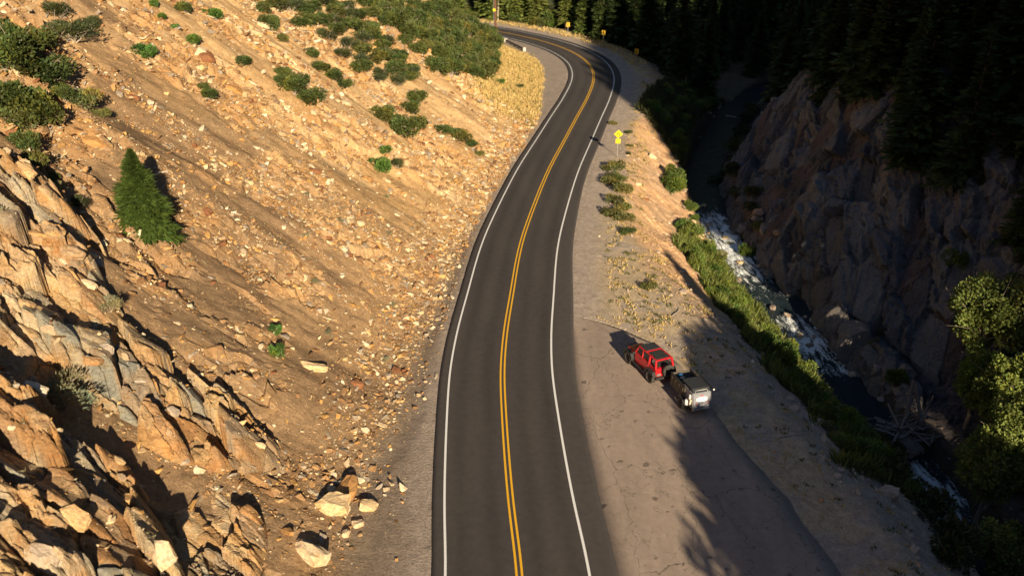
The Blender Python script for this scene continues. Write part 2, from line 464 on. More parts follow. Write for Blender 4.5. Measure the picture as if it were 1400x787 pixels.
# ------------------------------------------------------------------ ground
def axis(parts):
    out = [parts[0][0]]
    for a, b, st0, st1 in parts:
        n = max(2, int(round(abs(b - a) / ((st0 + st1) / 2))))
        w = np.linspace(st0, st1, n); w = w / w.sum() * (b - a)
        out += list(a + np.cumsum(w))
    return np.array(out)
XS = axis([(-420, -120, 60, 14), (-120, -42, 12, .5), (-42, 4, .24, .24), (4, 48, .3, .3), (48, 90, .5, 2), (90, 260, 4, 8), (260, 700, 8, 60)])
YS = axis([(-420, -60, 12, 6), (-60, 22, 5, .4), (22, 75, .24, .24), (75, 130, .28, .4), (130, 215, .5, .9), (215, 290, 1.2, 4), (290, 900, 8, 80)])
GX, GY = np.meshgrid(XS, YS)
Z0 = terrain(GX, GY)
gd, gs = poly_dist(GX, GY, CENTRE); gsy = SY_(gs)
gdr, grs = poly_dist(GX, GY, RIVER)
ge = -gd - np.interp(gsy, TOE[:, 0], TOE[:, 1])
gq = gd - np.interp(gsy, EDGE[:, 0], EDGE[:, 1])
# blocky relief on the cliff (right) and small ledges on the cut slope (left)
def blocks(x, y, sx, sy, h, tilt, seed, warp=.35):
    wx = x + warp * sx * fbm(x / sx, y / sx, seed + 90, 3); wy = y + warp * sy * fbm(x / sy + 9, y / sy, seed + 91, 3)
    cx, cy, ox, oy, f1, f2 = worley(wx / sx, wy / sy, seed)
    r1 = _hash(cx, cy, seed + 1) - .5; r2 = _hash(cx, cy, seed + 2) - .5; r3 = _hash(cx, cy, seed + 3) - .5
    return 2 * h * r1 + tilt * (r2 * ox * sx + r3 * oy * sy) * 2, f2 - f1, cx, cy
cliffm = .6 * np.where(gdr > 0, sstep(2.5, 5, gdr) * np.interp(GY, [50, 64, 120, 135], [.25, 1, 1, .3]), 0) * (1 - sstep(34, 48, gdr))
b1, c1, _, _ = blocks(GX, GY, 4.4, 3.4, .9, .6, 201)
b2, c2, _, _ = blocks(GX, GY, 1.7, 1.3, .2, .45, 203)
Z = Z0 + cliffm * (b1 + b2 - .6 * np.exp(-c1 / .05) - .2 * np.exp(-c2 / .06))
ledge = sstep(1, 6, ge) * (gd < 0) * sstep(.0, .3, fbm(GX / 9, GY / 5, 301, 3)) * (1 - sstep(130, 150, gsy + 30))
b3, c3, cx3, cy3 = blocks(GX, GY, 1.6, 1.0, .32, .55, 305, .15)
Z = Z + ledge * (b3 - .25 * np.exp(-c3 / .07))
bankm = sstep(1, 3, gq) * (gd > 0) * (gdr < -3)
b4, c4, _, _ = blocks(GX, GY, 1.3, 1.1, .05, .15, 307)
Z = Z + bankm * b4

PO = ([-60, -12, 0, 8, 15, 20, 24, 26.5, 28.3], [20.5, 18.2, 16.3, 15.0, 13.7, 12.9, 11.2, 8.8, 5.2])
Z = np.where((gd > -4.6) & (gd < 5.2), np.minimum(Z, -.03), Z)
Z = np.where((gd > 4.5) & (gsy < 28.3) & (gd < np.interp(gsy, *PO) - .1), -.05, Z)

def lerp3(a, b, t): return a + (np.array(b) - a) * t[..., None]
C = np.zeros(GX.shape + (3,))
n_a = fbm(GX / 6, GY / 3.2, 401, 4); n_b = fbm(GX / 9, GY / 3.4, 403, 4); n_c = fbm(GX / 2, GY / 2, 405, 3)
left = gd < 0
c = np.zeros_like(C) + np.array([.54, .365, .19])                                        # pale sand
c = lerp3(c, [.42, .26, .12], sstep(-.1, .45, n_a) * .85)
c = lerp3(c, [.62, .46, .28], sstep(.1, .5, n_b) * .6)
brown = (1 - sstep(54, 84, GY + GX * .30 + 11 * n_a))
c = lerp3(c, [.40, .245, .115], sstep(-.05, .45, fbm(GX / 7, GY / 3.5, 409, 4)) * .75 * (1 - sstep(85, 120, GY)))
c = lerp3(c, [.235, .152, .088], brown * .9)
c = lerp3(c, [.30, .19, .10], .75 * sstep(-27, -34, GX + 3 * n_a) * (1 - sstep(72, 84, GY)))
c = lerp3(c, [.34, .185, .075], ledge * .7 * sstep(-.2, .4, n_c))
upper = sstep(8, 20, ge - .05 * GY)
c = lerp3(c, [.47, .30, .155], sstep(.15, .45, fbm(GX / 5, GY / 9, 407, 3)) * .5)
gpatch = sstep(112, 124, gsy + 34) * (1 - sstep(7, 11, ge)) * sstep(-2.5, -.5, ge)            # dry grass berm inside the bend
c = lerp3(c, [.52, .38, .16], gpatch * .8)
grav = (1 - sstep(-.8, .6, ge + .7 * n_c))
c = lerp3(c, [.33, .27, .225], grav)
c = lerp3(c, [.25, .195, .15], grav * (1 - sstep(2, 40, gsy)) * sstep(5.0, 6.5, -gd + .8 * n_a) * .85)
dirtditch = np.exp(-((ge + .3) / 1.1) ** 2) * (1 - sstep(30, 60, gsy))
c = lerp3(c, [.24, .18, .125], dirtditch * .8)
C = np.where(left[..., None], c, C)
# right
c = np.zeros_like(C) + np.array([.40, .33, .275])                                         # gravel shoulder / bench
c = lerp3(c, [.47, .37, .25], sstep(6.2, 8.5, gd) * sstep(-.3, .3, n_c + .2))
c = lerp3(c, [.40, .33, .28], sstep(-6, 0, gsy) * 0)
bankc = np.zeros_like(C) + np.array([.58, .36, .20]); bankc = lerp3(bankc, [.47, .31, .19], sstep(-.2, .4, n_a)); bankc = lerp3(bankc, [.40, .33, .27], (1 - sstep(55, 72, GY)) * .9)
c = c + (bankc - c) * sstep(-1, 1.5, gq + n_c)[..., None]
lowb = sstep(-6.5, -7.8, Z)
c = lerp3(c, [.16, .13, .09], lowb * .8)
wet = (1 - sstep(2.9, 4.0, np.abs(gdr)))
c = lerp3(c, [.075, .06, .045], wet)
cl = np.zeros_like(C) + np.array([.150, .132, .135]); cl = lerp3(cl, [.10, .088, .092], sstep(-.2, .3, fbm(GX / 3, GY / 3, 411, 4))); cl = lerp3(cl, [.19, .155, .14], sstep(.2, .5, fbm(GX / 4, GY / 4, 413, 4)) * .7)
c = c + (cl - c) * sstep(2.8, 4.2, gdr)[..., None]
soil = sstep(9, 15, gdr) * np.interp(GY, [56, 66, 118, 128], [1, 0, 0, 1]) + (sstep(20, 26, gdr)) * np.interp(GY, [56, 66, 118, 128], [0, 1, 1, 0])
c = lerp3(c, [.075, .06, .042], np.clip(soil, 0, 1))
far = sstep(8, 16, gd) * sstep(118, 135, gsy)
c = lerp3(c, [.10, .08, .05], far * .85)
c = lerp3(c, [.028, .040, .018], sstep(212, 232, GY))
c = lerp3(c, [.45, .35, .17], sstep(8, 10, gd) * (1 - sstep(12, 14, gd)) * sstep(150, 165, gsy))
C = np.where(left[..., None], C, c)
C *= (1 + .12 * fbm(GX / 1.1, GY / 1.1, 415, 3))[..., None]
ny, nx = GX.shape
idx = np.arange(ny * nx).reshape(ny, nx)
Q = np.stack([idx[:-1, :-1], idx[:-1, 1:], idx[1:, 1:], idx[1:, :-1]], -1).reshape(-1, 4)
VV = np.stack([GX, GY, Z], -1).reshape(-1, 3); CC = C.reshape(-1, 3)
fd = gd.ravel()[Q].mean(1); fr = gdr.ravel()[Q].mean(1)
def sub_mesh(name, mask, mat, sm=True):
    q = Q[mask]; u, inv = np.unique(q, return_inverse=True)
    return tag(obj_np(name, VV[u], inv.reshape(-1, 4), mat, None, CC[u], sm), kind='structure')
sub_mesh("hillside", fd < 0, M['ground'], False)
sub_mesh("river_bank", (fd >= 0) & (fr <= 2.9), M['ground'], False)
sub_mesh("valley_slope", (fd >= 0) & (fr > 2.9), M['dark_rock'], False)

_IX = XS; _IY = YS
def ground(x, y):
    """height of the built ground mesh (bilinear)."""
    i = np.clip(np.searchsorted(_IX, x) - 1, 0, nx - 2); j = np.clip(np.searchsorted(_IY, y) - 1, 0, ny - 2)
    fx = (x - _IX[i]) / (_IX[i + 1] - _IX[i]); fy = (y - _IY[j]) / (_IY[j + 1] - _IY[j])
    return (Z[j, i] * (1 - fx) + Z[j, i + 1] * fx) * (1 - fy) + (Z[j + 1, i] * (1 - fx) + Z[j + 1, i + 1] * fx) * fy

# ------------------------------------------------------------------ road
def offset(P, a):
    T = np.gradient(P, axis=0); T /= np.linalg.norm(T, axis=1)[:, None]
    N = np.c_[T[:, 1], -T[:, 0]]
    return P + N * np.asarray(a).reshape(-1, 1)
CF = resample(CENTRE, 1.0)
CSY = SY_(np.arange(len(CF)) * 1.0)
def strip(name, o0, o1, z, mat, s0=-60, s1=330, nseg=4, kind='structure', thick=0.0, crown=0.0):
    k = (CSY >= s0) & (CSY <= s1)
    sy = CSY[k]
    if name == 'pavement': o1 = (CSY, np.interp(CSY, *o1) + .35 * fbm(CSY / 2.1, CSY * 0, 953, 3))
    A = offset(CF, np.interp(CSY, *o0) if isinstance(o0, tuple) else np.full(len(CF), o0))[k]
    B = offset(CF, np.interp(CSY, *o1) if isinstance(o1, tuple) else np.full(len(CF), o1))[k]
    rows = []
    for j in range(nseg + 1):
        t = j / nseg; P = A + (B - A) * t
        rows.append(np.c_[P, np.full(len(P), z)])
    if thick:
        rows.insert(0, np.c_[A, np.full(len(A), z - thick)]); rows.append(np.c_[B, np.full(len(B), z - thick)])
    V = np.stack(rows, 1); n, m = V.shape[:2]
    ii = np.arange(n * m).reshape(n, m)
    F = np.stack([ii[:-1, :-1], ii[:-1, 1:], ii[1:, 1:], ii[1:, :-1]], -1).reshape(-1, 4)
    lat = np.linspace(0, 1, m)[None, :] * np.ones((n, 1)); al = np.arange(n)[:, None] * np.ones((1, m))
    w_ = 9.5; xx = (lat - .47) * w_
    tr = sum(np.exp(-((xx - q) / .42) ** 2) for q in (-2.75, -1.05, 1.05, 2.75))
    tone = 1.08 - .24 * tr + .12 * fbm(xx / 1.2, al / 22, 951, 3) + .10 * sstep(3.9, 5, np.abs(xx))
    o = obj_np(name, V.reshape(-1, 3), F, mat, None, np.repeat(tone.reshape(-1, 1), 3, 1) if nseg > 20 else None, True)
    return tag(o, kind=kind)
strip("road", -4.45, ([-60, 0, 28, 60, 100, 330], [5.05, 5.05, 5.3, 4.7, 4.8, 4.8]), .06, M['asphalt'], nseg=36, thick=.2)
strip("white_edge_marking", -3.83, -3.70, .064, M['white_line'], nseg=1)
strip("white_edge_marking", 3.50, 3.64, .064, M['white_line'], nseg=1)
strip("yellow_centre_marking", -.20, -.08, .064, M['yellow_line'], nseg=1)
strip("yellow_centre_marking", .08, .20, .064, M['yellow_line'], nseg=1)
strip("pavement", ([-60, 0, 28.4], [5.0, 5.0, 5.1]), PO, .022, M['old_asphalt'], -60, 28.3, nseg=10, thick=.15)
# ------------------------------------------------------------------ rock outcrop on the cut slope, slab by slab
def poly_sdf(x, y, P):
    P = np.array(P, float); ins = np.zeros(x.shape, bool); bd = np.full(x.shape, 1e9)
    for i in range(len(P)):
        a = P[i]; b = P[(i + 1) % len(P)]; ab = b - a
        t = np.clip(((x - a[0]) * ab[0] + (y - a[1]) * ab[1]) / (ab @ ab), 0, 1)
        bd = np.minimum(bd, np.hypot(x - a[0] - t * ab[0], y - a[1] - t * ab[1]))
        if abs(ab[1]) > 1e-9:
            cr = ((a[1] > y) != (b[1] > y)) & (x < a[0] + (y - a[1]) * ab[0] / ab[1])
            ins ^= cr
    return np.where(ins, bd, -bd)
PA = [(-34, 46.5), (-30, 48.0), (-27.2, 48.6), (-24.6, 46.6), (-23.2, 43.2), (-20.3, 41.0), (-16.5, 40.9), (-13.6, 40.4), (-12.6, 38.6), (-15.3, 35.2), (-18.5, 34.6), (-21.8, 35.6), (-24.8, 34.2), (-34, 33)]
PB = [(-34, 33.5), (-25.2, 33.8), (-21.5, 33.0), (-18.6, 32.6), (-16.4, 31.2), (-14.6, 28.2), (-13.6, 25), (-14.5, 18), (-20, 12), (-34, 12)]
PC = [(-15.4, 34.4), (-13.2, 34.0), (-12.0, 30.5), (-12.6, 27.0), (-15, 28), (-16.5, 31.5)]
SOX = np.arange(-33, -11.3, .075); SOY = np.arange(17, 50, .075)
ox, oy = np.meshgrid(SOX, SOY)
jit = .022
gx0 = ox + RNG.uniform(-jit, jit, ox.shape); gy0 = oy + RNG.uniform(-jit, jit, ox.shape)
wx_ = .5 * fbm(gx0 / 2.2, gy0 / 2.2, 501, 3); wy_ = .5 * fbm(gx0 / 2.2 + 7, gy0 / 2.2, 502, 3)
sa = poly_sdf(gx0 + wx_, gy0 + wy_, PA); sb = poly_sdf(gx0 + wx_, gy0 + wy_, PB); sc = poly_sdf(gx0 + wx_, gy0 + wy_, PC)
up_a = np.interp(-gx0, [12, 16, 22, 30], [.5, .95, 1.7, 2.2]); up_b = np.interp(-gx0, [13, 16, 21, 30], [1.6, 2.6, 3.4, 4.2])
hump = np.maximum.reduce([np.where(sa > 0, up_a * (1 - np.exp(-sa / .55)), sa * 1.6), np.where(sb > 0, up_b * (1 - np.exp(-sb / .6)), sb * 1.6), np.where(sc > 0, .5 * (1 - np.exp(-sc / .5)), sc * 1.5)])
th = math.radians(-12); rx = gx0 * math.cos(th) + gy0 * math.sin(th); ry = -gx0 * math.sin(th) + gy0 * math.cos(th)
lx, le, lcx, lcy = blocks(rx, ry, 2.3, 1.5, .95, .42, 601, .12)
mx_, mle, mcx, mcy = blocks(rx, ry, 1.0, .66, .30, .45, 603, .12)
sx_, sle, scx, scy = blocks(rx, ry, .44, .30, .09, .5, 605, .10)
fine_ = .035 * fbm(gx0 / .35, gy0 / .35, 607, 4)
amp = sstep(-.2, .8, hump)
active = _hash(lcx, lcy, 611)                                                     # some slabs stay smooth, others are broken up
oz = terrain(gx0, gy0) + hump + amp * (lx - .55 * np.exp(-(le / .035)) + (mx_ - .26 * np.exp(-(mle / .05))) * (.35 + .9 * (active > .4)) + (sx_ - .06 * np.exp(-(sle / .08))) * (active > .55)) + fine_
# broad steps along the bedding
oz = oz + amp * .35 * (np.abs(((ry + .8 * fbm(rx / 5, ry / 5, 613, 3)) / 3.1) % 1 - .5) * 2 - .5)
pal = np.array([[.46, .31, .16], [.40, .23, .105], [.52, .39, .24], [.30, .285, .24], [.46, .28, .12], [.38, .24, .135], [.58, .46, .31], [.27, .27, .235], [.36, .20, .09], [.52, .38, .21]])
pc1 = pal[(_hash(lcx, lcy, 615) * 9.99).astype(int)]; pc2 = pal[(_hash(mcx, mcy, 617) * 9.99).astype(int)]
oc = pc1 * .55 + pc2 * .45
oc *= .80 * (1 + .22 * fbm(gx0 / .7, gy0 / .7, 619, 3))[..., None]
ony, onx = ox.shape
oi = np.arange(ony * onx).reshape(ony, onx)
OQ = np.stack([oi[:-1, :-1], oi[:-1, 1:], oi[1:, 1:], oi[1:, :-1]], -1).reshape(-1, 4)
OV = np.stack([gx0, gy0, oz], -1).reshape(-1, 3); OC = oc.reshape(-1, 3)
keep = (hump.ravel()[OQ] > -.75).all(1)
OQ = OQ[keep]
cell = (lcx.astype(int) * 1000 + lcy.astype(int)).ravel()[OQ[:, 0]]
outcrop = thing("rock_outcrop", (-20, 36, 6.5), 0, "large jagged brown and grey rock outcrop broken into slabs on the near cut slope", "rock outcrop")
u, inv, cnt = np.unique(cell, return_inverse=True, return_counts=True)
order = np.argsort(-cnt)
rank = np.empty(len(u), int); rank[order] = np.arange(len(u))
part = np.minimum(rank[inv], 255)
for k in range(part.max() + 1):
    q = OQ[part == k]
    if not len(q): continue
    uu, iv = np.unique(q, return_inverse=True)
    o = obj_np("rock_slab", OV[uu] - np.array([-20, 36, 6.5]), iv.reshape(-1, 4), M['slab'], outcrop, OC[uu], False)
    if k == 255: tag(o, kind='stuff')
surf_o = lambda x, y: np.where((x > SOX[0]) & (x < SOX[-1]) & (y > SOY[0]) & (y < SOY[-1]),
    oz[np.clip(((y - SOY[0]) / .075).astype(int), 0, ony - 1), np.clip(((x - SOX[0]) / .075).astype(int), 0, onx - 1)], -99)
def surface(x, y):
    x = np.asarray(x, float); y = np.asarray(y, float)
    return np.maximum(ground(x, y), surf_o(x, y))
def hump_at(x, y):
    i = np.clip(((y - SOY[0]) / .075).astype(int), 0, ony - 1); j = np.clip(((x - SOX[0]) / .075).astype(int), 0, onx - 1)
    return np.where((x > SOX[0]) & (x < SOX[-1]) & (y > SOY[0]) & (y < SOY[-1]), hump[i, j], -9)

def cliff_patch():
    R = resample(RIVER, .2); R = R[(R[:, 1] > 57) & (R[:, 1] < 127) & (R[:, 0] < 60)]
    Tn = smooth(np.gradient(smooth(R, 60), axis=0), 80); Tn /= np.linalg.norm(Tn, axis=1)[:, None]; Nn = np.c_[Tn[:, 1], -Tn[:, 0]]
    off = np.concatenate([np.arange(1.6, 13, .13), np.arange(13, 25, .24)])
    X = R[:, :1] + Nn[:, :1] * off; Y = R[:, 1:] + Nn[:, 1:] * off; Zt = terrain(X, Y)
    P = np.stack([X, Y, Zt], -1)
    du = np.linalg.norm(np.diff(P, axis=1), axis=2).mean(0); U = np.r_[0, np.cumsum(du)][None, :] * np.ones((len(R), 1)); Sg = np.arange(len(R))[:, None] * .2 * np.ones((1, len(off)))
    Ps = P.copy()
    for _ in range(3): Ps[1:-1, 1:-1] = (Ps[1:-1, 1:-1] * 2 + Ps[:-2, 1:-1] + Ps[2:, 1:-1] + Ps[1:-1, :-2] + Ps[1:-1, 2:]) / 6
    nn = np.cross(np.gradient(Ps, axis=0), np.gradient(Ps, axis=1)); nn /= np.linalg.norm(nn, axis=2)[..., None] + 1e-9
    nn *= -np.sign(nn[..., 2:3] + 1e-9) * -1
    a = math.radians(38); p = Sg * math.cos(a) + U * math.sin(a); q = -Sg * math.sin(a) + U * math.cos(a)
    w1, e1, cx, cy = blocks(p, q, 5.2, 2.7, .62, .26, 801, .08); w2, e2, _, _ = blocks(p, q, 2.0, 1.1, .26, .30, 803, .08); w3, e3, _, _ = blocks(p, q, .8, .5, .09, .4, 805, .08)
    edge = np.minimum.reduce([sstep(0, 3, Sg), sstep(0, 3, Sg.max() - Sg), sstep(0, 1.0, off)[None, :] * np.ones_like(Sg), sstep(0, 4, off.max() - off)[None, :] * np.ones_like(Sg)])
    act = _hash(cx, cy, 807)
    D = .55 + w1 - .5 * np.exp(-e1 / .03) + (w2 - .25 * np.exp(-e2 / .05)) * (.5 + .8 * (act > .4)) + w3 * (act > .5) + 1.3 * fbm(Sg / 13, U / 12, 809, 2) + .10 * fbm(Sg / .7, U / .7, 811, 3)
    P = P + nn * (D * edge - .9 * (1 - edge))[..., None]
    base = np.array([.84, .93, 1.0]) * np.array([[.145, .142, .150], [.110, .108, .116], [.185, .180, .182], [.130, .124, .126], [.20, .185, .175], [.095, .095, .104]])
    col = base[(_hash(cx, cy, 813) * 5.99).astype(int)] * (1 + .25 * fbm(Sg / 2, U / 2, 815, 4))[..., None]
    warm = sstep(6.5, 2.5, U) if False else (1 - sstep(3, 7, U)); col = col * (1 - .6 * warm[..., None]) + np.array([.23, .19, .155]) * .6 * warm[..., None]
    n_, m_ = Sg.shape; ii = np.arange(n_ * m_).reshape(n_, m_)
    F = np.stack([ii[:-1, :-1], ii[:-1, 1:], ii[1:, 1:], ii[1:, :-1]], -1).reshape(-1, 4)
    cell = (cx.astype(int) * 1000 + cy.astype(int)).ravel()[F[:, 0]]
    root = thing("rock_cliff", (38, 92, 0), 0, "tall shaded grey fractured rock cliff rising straight from the far side of the river", "cliff")
    u, inv, cnt = np.unique(cell, return_inverse=True, return_counts=True); order = np.argsort(-cnt); rank = np.empty(len(u), int); rank[order] = np.arange(len(u)); part = np.minimum(rank[inv], 290)
    V = P.reshape(-1, 3) - np.array([38, 92, 0]); Cc = col.reshape(-1, 3)
    for k in range(part.max() + 1):
        f = F[part == k]; uu, iv = np.unique(f, return_inverse=True)
        o = obj_np("rock_slab", V[uu], iv.reshape(-1, 4), M['cliff'], root, Cc[uu], False)
        if k == 290: tag(o, kind='stuff')
M['cliff'] = m_rock("fractured_cliff_rock", tint=[(.3, (.7, .66, .64)), (.5, (1, 1, 1)), (.7, (1.05, .97, .90))], use_attr=True, world=True, bump=.9, bd=.15, scale=.8)
cliff_patch()

# ------------------------------------------------------------------ loose rock prototypes
def hull_rock(seed, npt, flat=(1, .8, .6)):
    r = random.Random(seed); bm = bmesh.new()
    for _ in range(npt):
        v = Vector((r.gauss(0, 1), r.gauss(0, 1), r.gauss(0, 1))).normalized() * r.uniform(.75, 1.0)
        v = Vector((max(-.8, min(.8, v.x)), max(-.75, min(.75, v.y)), max(-.7, min(.7, v.z))))
        bm.verts.new((v.x * flat[0], v.y * flat[1], v.z * flat[2]))
    g = bmesh.ops.convex_hull(bm, input=bm.verts)
    bmesh.ops.delete(bm, geom=list({e for e in g['geom_interior'] + g['geom_unused'] if isinstance(e, bmesh.types.BMVert)}), context='VERTS')
    bmesh.ops.triangulate(bm, faces=bm.faces)
    bm.verts.ensure_lookup_table(); bm.verts.index_update()
    V = np.array([v.co[:] for v in bm.verts]); F = np.array([[v.index for v in f.verts] for f in bm.faces])
    bm.free(); return V, F
PROTO = [hull_rock(100 + i, 9 + i % 4, (1, .65 + .04 * (i % 6), .35 + .05 * (i % 5))) for i in range(14)]
ROCKPAL = np.array([[.52, .37, .20], [.42, .25, .11], [.25, .14, .07], [.60, .47, .31], [.36, .22, .11], [.33, .28, .23], [.50, .30, .11], [.66, .57, .42], [.28, .17, .09]])
def scatter_rocks(name, x, y, r, seed, palette=ROCKPAL, dark=1.0, label=None, zoff=.0):
    g = np.random.default_rng(seed); Vs, Fs, Cs = [], [], []; off = 0
    z = surface(x, y)
    pid = g.integers(0, len(PROTO), len(x)); ang = g.uniform(0, 6.283, len(x)); tl = g.normal(0, .35, (len(x), 2))
    ci = palette[g.integers(0, len(palette), len(x))] * g.uniform(.75, 1.2, (len(x), 1)) * dark
    for k, (V, F) in enumerate(PROTO):
        m = np.where(pid == k)[0]
        if not len(m): continue
        c, s = np.cos(ang[m])[:, None], np.sin(ang[m])[:, None]
        X = V[:, 0] * c - V[:, 1] * s; Y = V[:, 0] * s + V[:, 1] * c; W = V[None, :, 2] + tl[m, :1] * X + tl[m, 1:] * Y
        R = r[m][:, None]
        P = np.stack([x[m][:, None] + X * R, y[m][:, None] + Y * R, z[m][:, None] + W * R + R * (.02 + zoff)], -1)
        Fk = F[None] + (np.arange(len(m)) * len(V))[:, None, None] + off
        Vs.append(P.reshape(-1, 3)); Fs.append(Fk.reshape(-1, 3)); Cs.append(np.repeat(ci[m], len(V), 0)); off += len(m) * len(V)
    return tag(obj_np(name, np.vstack(Vs), np.vstack(Fs), M['scree'], None, np.vstack(Cs)), label, None, None, 'stuff')

def sample(n, x0, x1, y0, y1, dens, seed):
    g = np.random.default_rng(seed); x = g.uniform(x0, x1, n); y = g.uniform(y0, y1, n)
    k = g.uniform(0, 1, n) < dens(x, y)
    return x[k], y[k], g
def left_coords(x, y):
    d, s = poly_dist(x, y, CENTRE); return -d - np.interp(SY_(s), TOE[:, 0], TOE[:, 1]), SY_(s)
def in_view(x, y, z, m=40):
    cp, sp = math.cos(PITCH), math.sin(PITCH); zc = y * cp + (CAM_H - z) * sp
    px = 700 + FOC * x / zc; py = 393.5 + FOC * ((CAM_H - z) * cp - y * sp) / zc
    return (px > -m) & (px < 1400 + m) & (py > -m) & (py < 787 + m) & (zc > 3)
def dens_left(x, y):
    e, sy = left_coords(x, y)
    st = fbm(x / 12, y / 3.2, 701, 3)
    d = .10 + 1.3 * sstep(-.02, .42, st)
    d = d * (1 - .75 * sstep(.05, .5, fbm(x / 18, y / 2.6, 703, 3)) * sstep(6, 10, e))
    d = d + 1.9 * np.exp(-((e - 1.4) / 2.1) ** 2) * sstep(-5, 25, sy) * (1 - .5 * sstep(60, 85, sy))
    d = d * np.maximum(sstep(-.7, .4, e), .22 * (sy < 45) * (e > -2.6)) * (1 - .8 * sstep(95, 115, sy) * (1 - sstep(8, 14, e))) * (1 - .3 * sstep(70, 120, sy))
    led = sstep(.0, .3, fbm(x / 9, y / 5, 301, 3)); d = d + led * .7 * sstep(2, 8, e)
    d = np.where(hump_at(x, y) > .1, .10, d)
    d = d * (poly_dist(x, y, CENTRE)[0] < -4.85)
    near = np.interp(y, [20, 40, 60, 90, 150], [.55, .8, 1, .8, .4])
    return d * near * (e > -2.8) * in_view(x, y, terrain(x, y))
x, y, g = sample(330000, -42, 6, 18, 150, dens_left, 21)
r = .04 + .065 * g.pareto(2.0, len(x)); r = np.minimum(r, .45) * np.interp(y, [20, 60, 120], [.9, 1.0, 1.5])
k = slice(0, 85000)
scatter_rocks("scree", x[k], y[k], r[k], 22)
def dens_right(x, y):
    d, s = poly_dist(x, y, CENTRE); q = d - np.interp(SY_(s), EDGE[:, 0], EDGE[:, 1]); dr, _ = poly_dist(x, y, RIVER)
    return (.10 * sstep(6.5, 9, d) + .6 * sstep(-.5, 1, q)) * (d > 6.2) * (dr < -3) * in_view(x, y, terrain(x, y)) * np.where((SY_(s) < 29) & (d < np.interp(SY_(s), *PO) + .3), 0, 1)
x, y, g = sample(60000, 5, 40, 28, 175, dens_right, 31)
r = np.minimum(.03 + .045 * g.pareto(2.2, len(x)), .32)
scatter_rocks("bank_gravel", x, y, r, 32, np.array([[.60, .42, .27], [.50, .36, .25], [.66, .54, .42], [.42, .33, .27], [.55, .33, .17]]))
def dens_shore(x, y):
    dr, _ = poly_dist(x, y, RIVER); a = np.abs(dr)
    return np.exp(-((a - 3.5) / .9) ** 2) * in_view(x, y, terrain(x, y))
x, y, g = sample(16000, 18, 60, 38, 170, dens_shore, 41)
r = np.minimum(.08 + .09 * g.pareto(2.0, len(x)), .6)
scatter_rocks("shore_stones", x, y, r, 42, np.array([[.26, .21, .18], [.34, .28, .24], [.20, .17, .16], [.42, .34, .27]]))

# ------------------------------------------------------------------ loose rocks one by one
def rough_rock(seed, npt=26, flat=(1, .8, .6), sub=True):
    r = random.Random(seed); bm = bmesh.new()
    for _ in range(npt):
        v = Vector((r.gauss(0, 1), r.gauss(0, 1), r.gauss(0, 1))).normalized()
        v = Vector((max(-.78, min(.72, v.x)), max(-.7, min(.74, v.y)), max(-.6, min(.68, v.z)))) * r.uniform(.86, 1.0)
        bm.verts.new((v.x * flat[0], v.y * flat[1], v.z * flat[2]))
    g = bmesh.ops.convex_hull(bm, input=bm.verts)
    bmesh.ops.delete(bm, geom=list({e for e in g['geom_interior'] + g['geom_unused'] if isinstance(e, bmesh.types.BMVert)}), context='VERTS')
    if sub:
        bmesh.ops.subdivide_edges(bm, edges=bm.edges[:], cuts=1, use_grid_fill=True)
        for v in bm.verts: v.co += Vector((r.gauss(0, 1), r.gauss(0, 1), r.gauss(0, 1))) * .022
    bmesh.ops.triangulate(bm, faces=bm.faces)
    me = bpy.data.meshes.new("rock"); bm.to_mesh(me); bm.free(); return me
ROCKM = [rough_rock(300 + i, 16 + (i * 5) % 14, (1, .62 + .05 * (i % 6), .42 + .06 * (i % 5))) for i in range(12)]
for me in ROCKM: me.materials.append(M['rock'])
gb_ = np.random.default_rng(57); n_b = 0
while n_b < 110:
    x, y = gb_.uniform(-30, -12.5), gb_.uniform(20, 48)
    if hump_at(np.array([x]), np.array([y]))[0] < .5: continue
    r_ = float(gb_.uniform(.3, .62) if gb_.uniform() < .75 else gb_.uniform(.6, 1.0)); o = link("rock_block", ROCKM[int(gb_.integers(0, 12))], outcrop)
    o.location = Vector((x, y, float(surf_o(np.array([x]), np.array([y]))[0]) - .12 * r_)) - Vector((-20, 36, 6.5)); o.scale = (r_ * 1.25, r_ * .85, r_ * .9)
    o.rotation_euler = (float(gb_.normal(.0, .25)), float(gb_.normal(.35, .2)), math.radians(-12) + float(gb_.normal(0, .3))); n_b += 1
def solid_mat(nm, c): return m_rock(nm, ramp=[(0, c), (1, tuple(v * 1.1 for v in c))])
M['rust_rock'] = solid_mat("rust_brown_rock", (.22, .10, .05)); M['pale_rock'] = solid_mat("pale_rock", (.58, .45, .30))
M['orange_rock'] = solid_mat("orange_rock", (.42, .23, .09)); M['tan_rock'] = solid_mat("tan_rock", (.56, .42, .25)); M['bank_rock'] = solid_mat("grey_pink_rock", (.46, .37, .30))
def rock(x, y, r, label, group=None, mesh=0, rz=0.0, tilt=(0, 0), mat=None, sink=.15, sc=(1, 1, 1), cat="rock", name="rock", z=None):
    me = ROCKM[mesh % len(ROCKM)]
    if mat: 
        key = me.name + mat
        if key in bpy.data.meshes: me = bpy.data.meshes[key]
        else:
            me = me.copy(); me.name = key; me.materials.clear(); me.materials.append(M[mat])
    o = link(name, me)
    zz = float(surface(np.array([x]), np.array([y]))[0]) if z is None else z
    o.location = (x, y, zz + r * (.35 - sink)); o.scale = (r * sc[0], r * sc[1], r * sc[2])
    o.rotation_euler = (tilt[0], tilt[1], rz)
    return tag(o, label, cat, group)
rock(-9.9, 36.6, 1.25, "pale square tan boulder lit on top with a dark one behind it, near the shoulder", None, 3, .5, (.1, .1), 'tan_rock', sc=(1.1, 1, 1.1), cat="boulder", name="boulder")
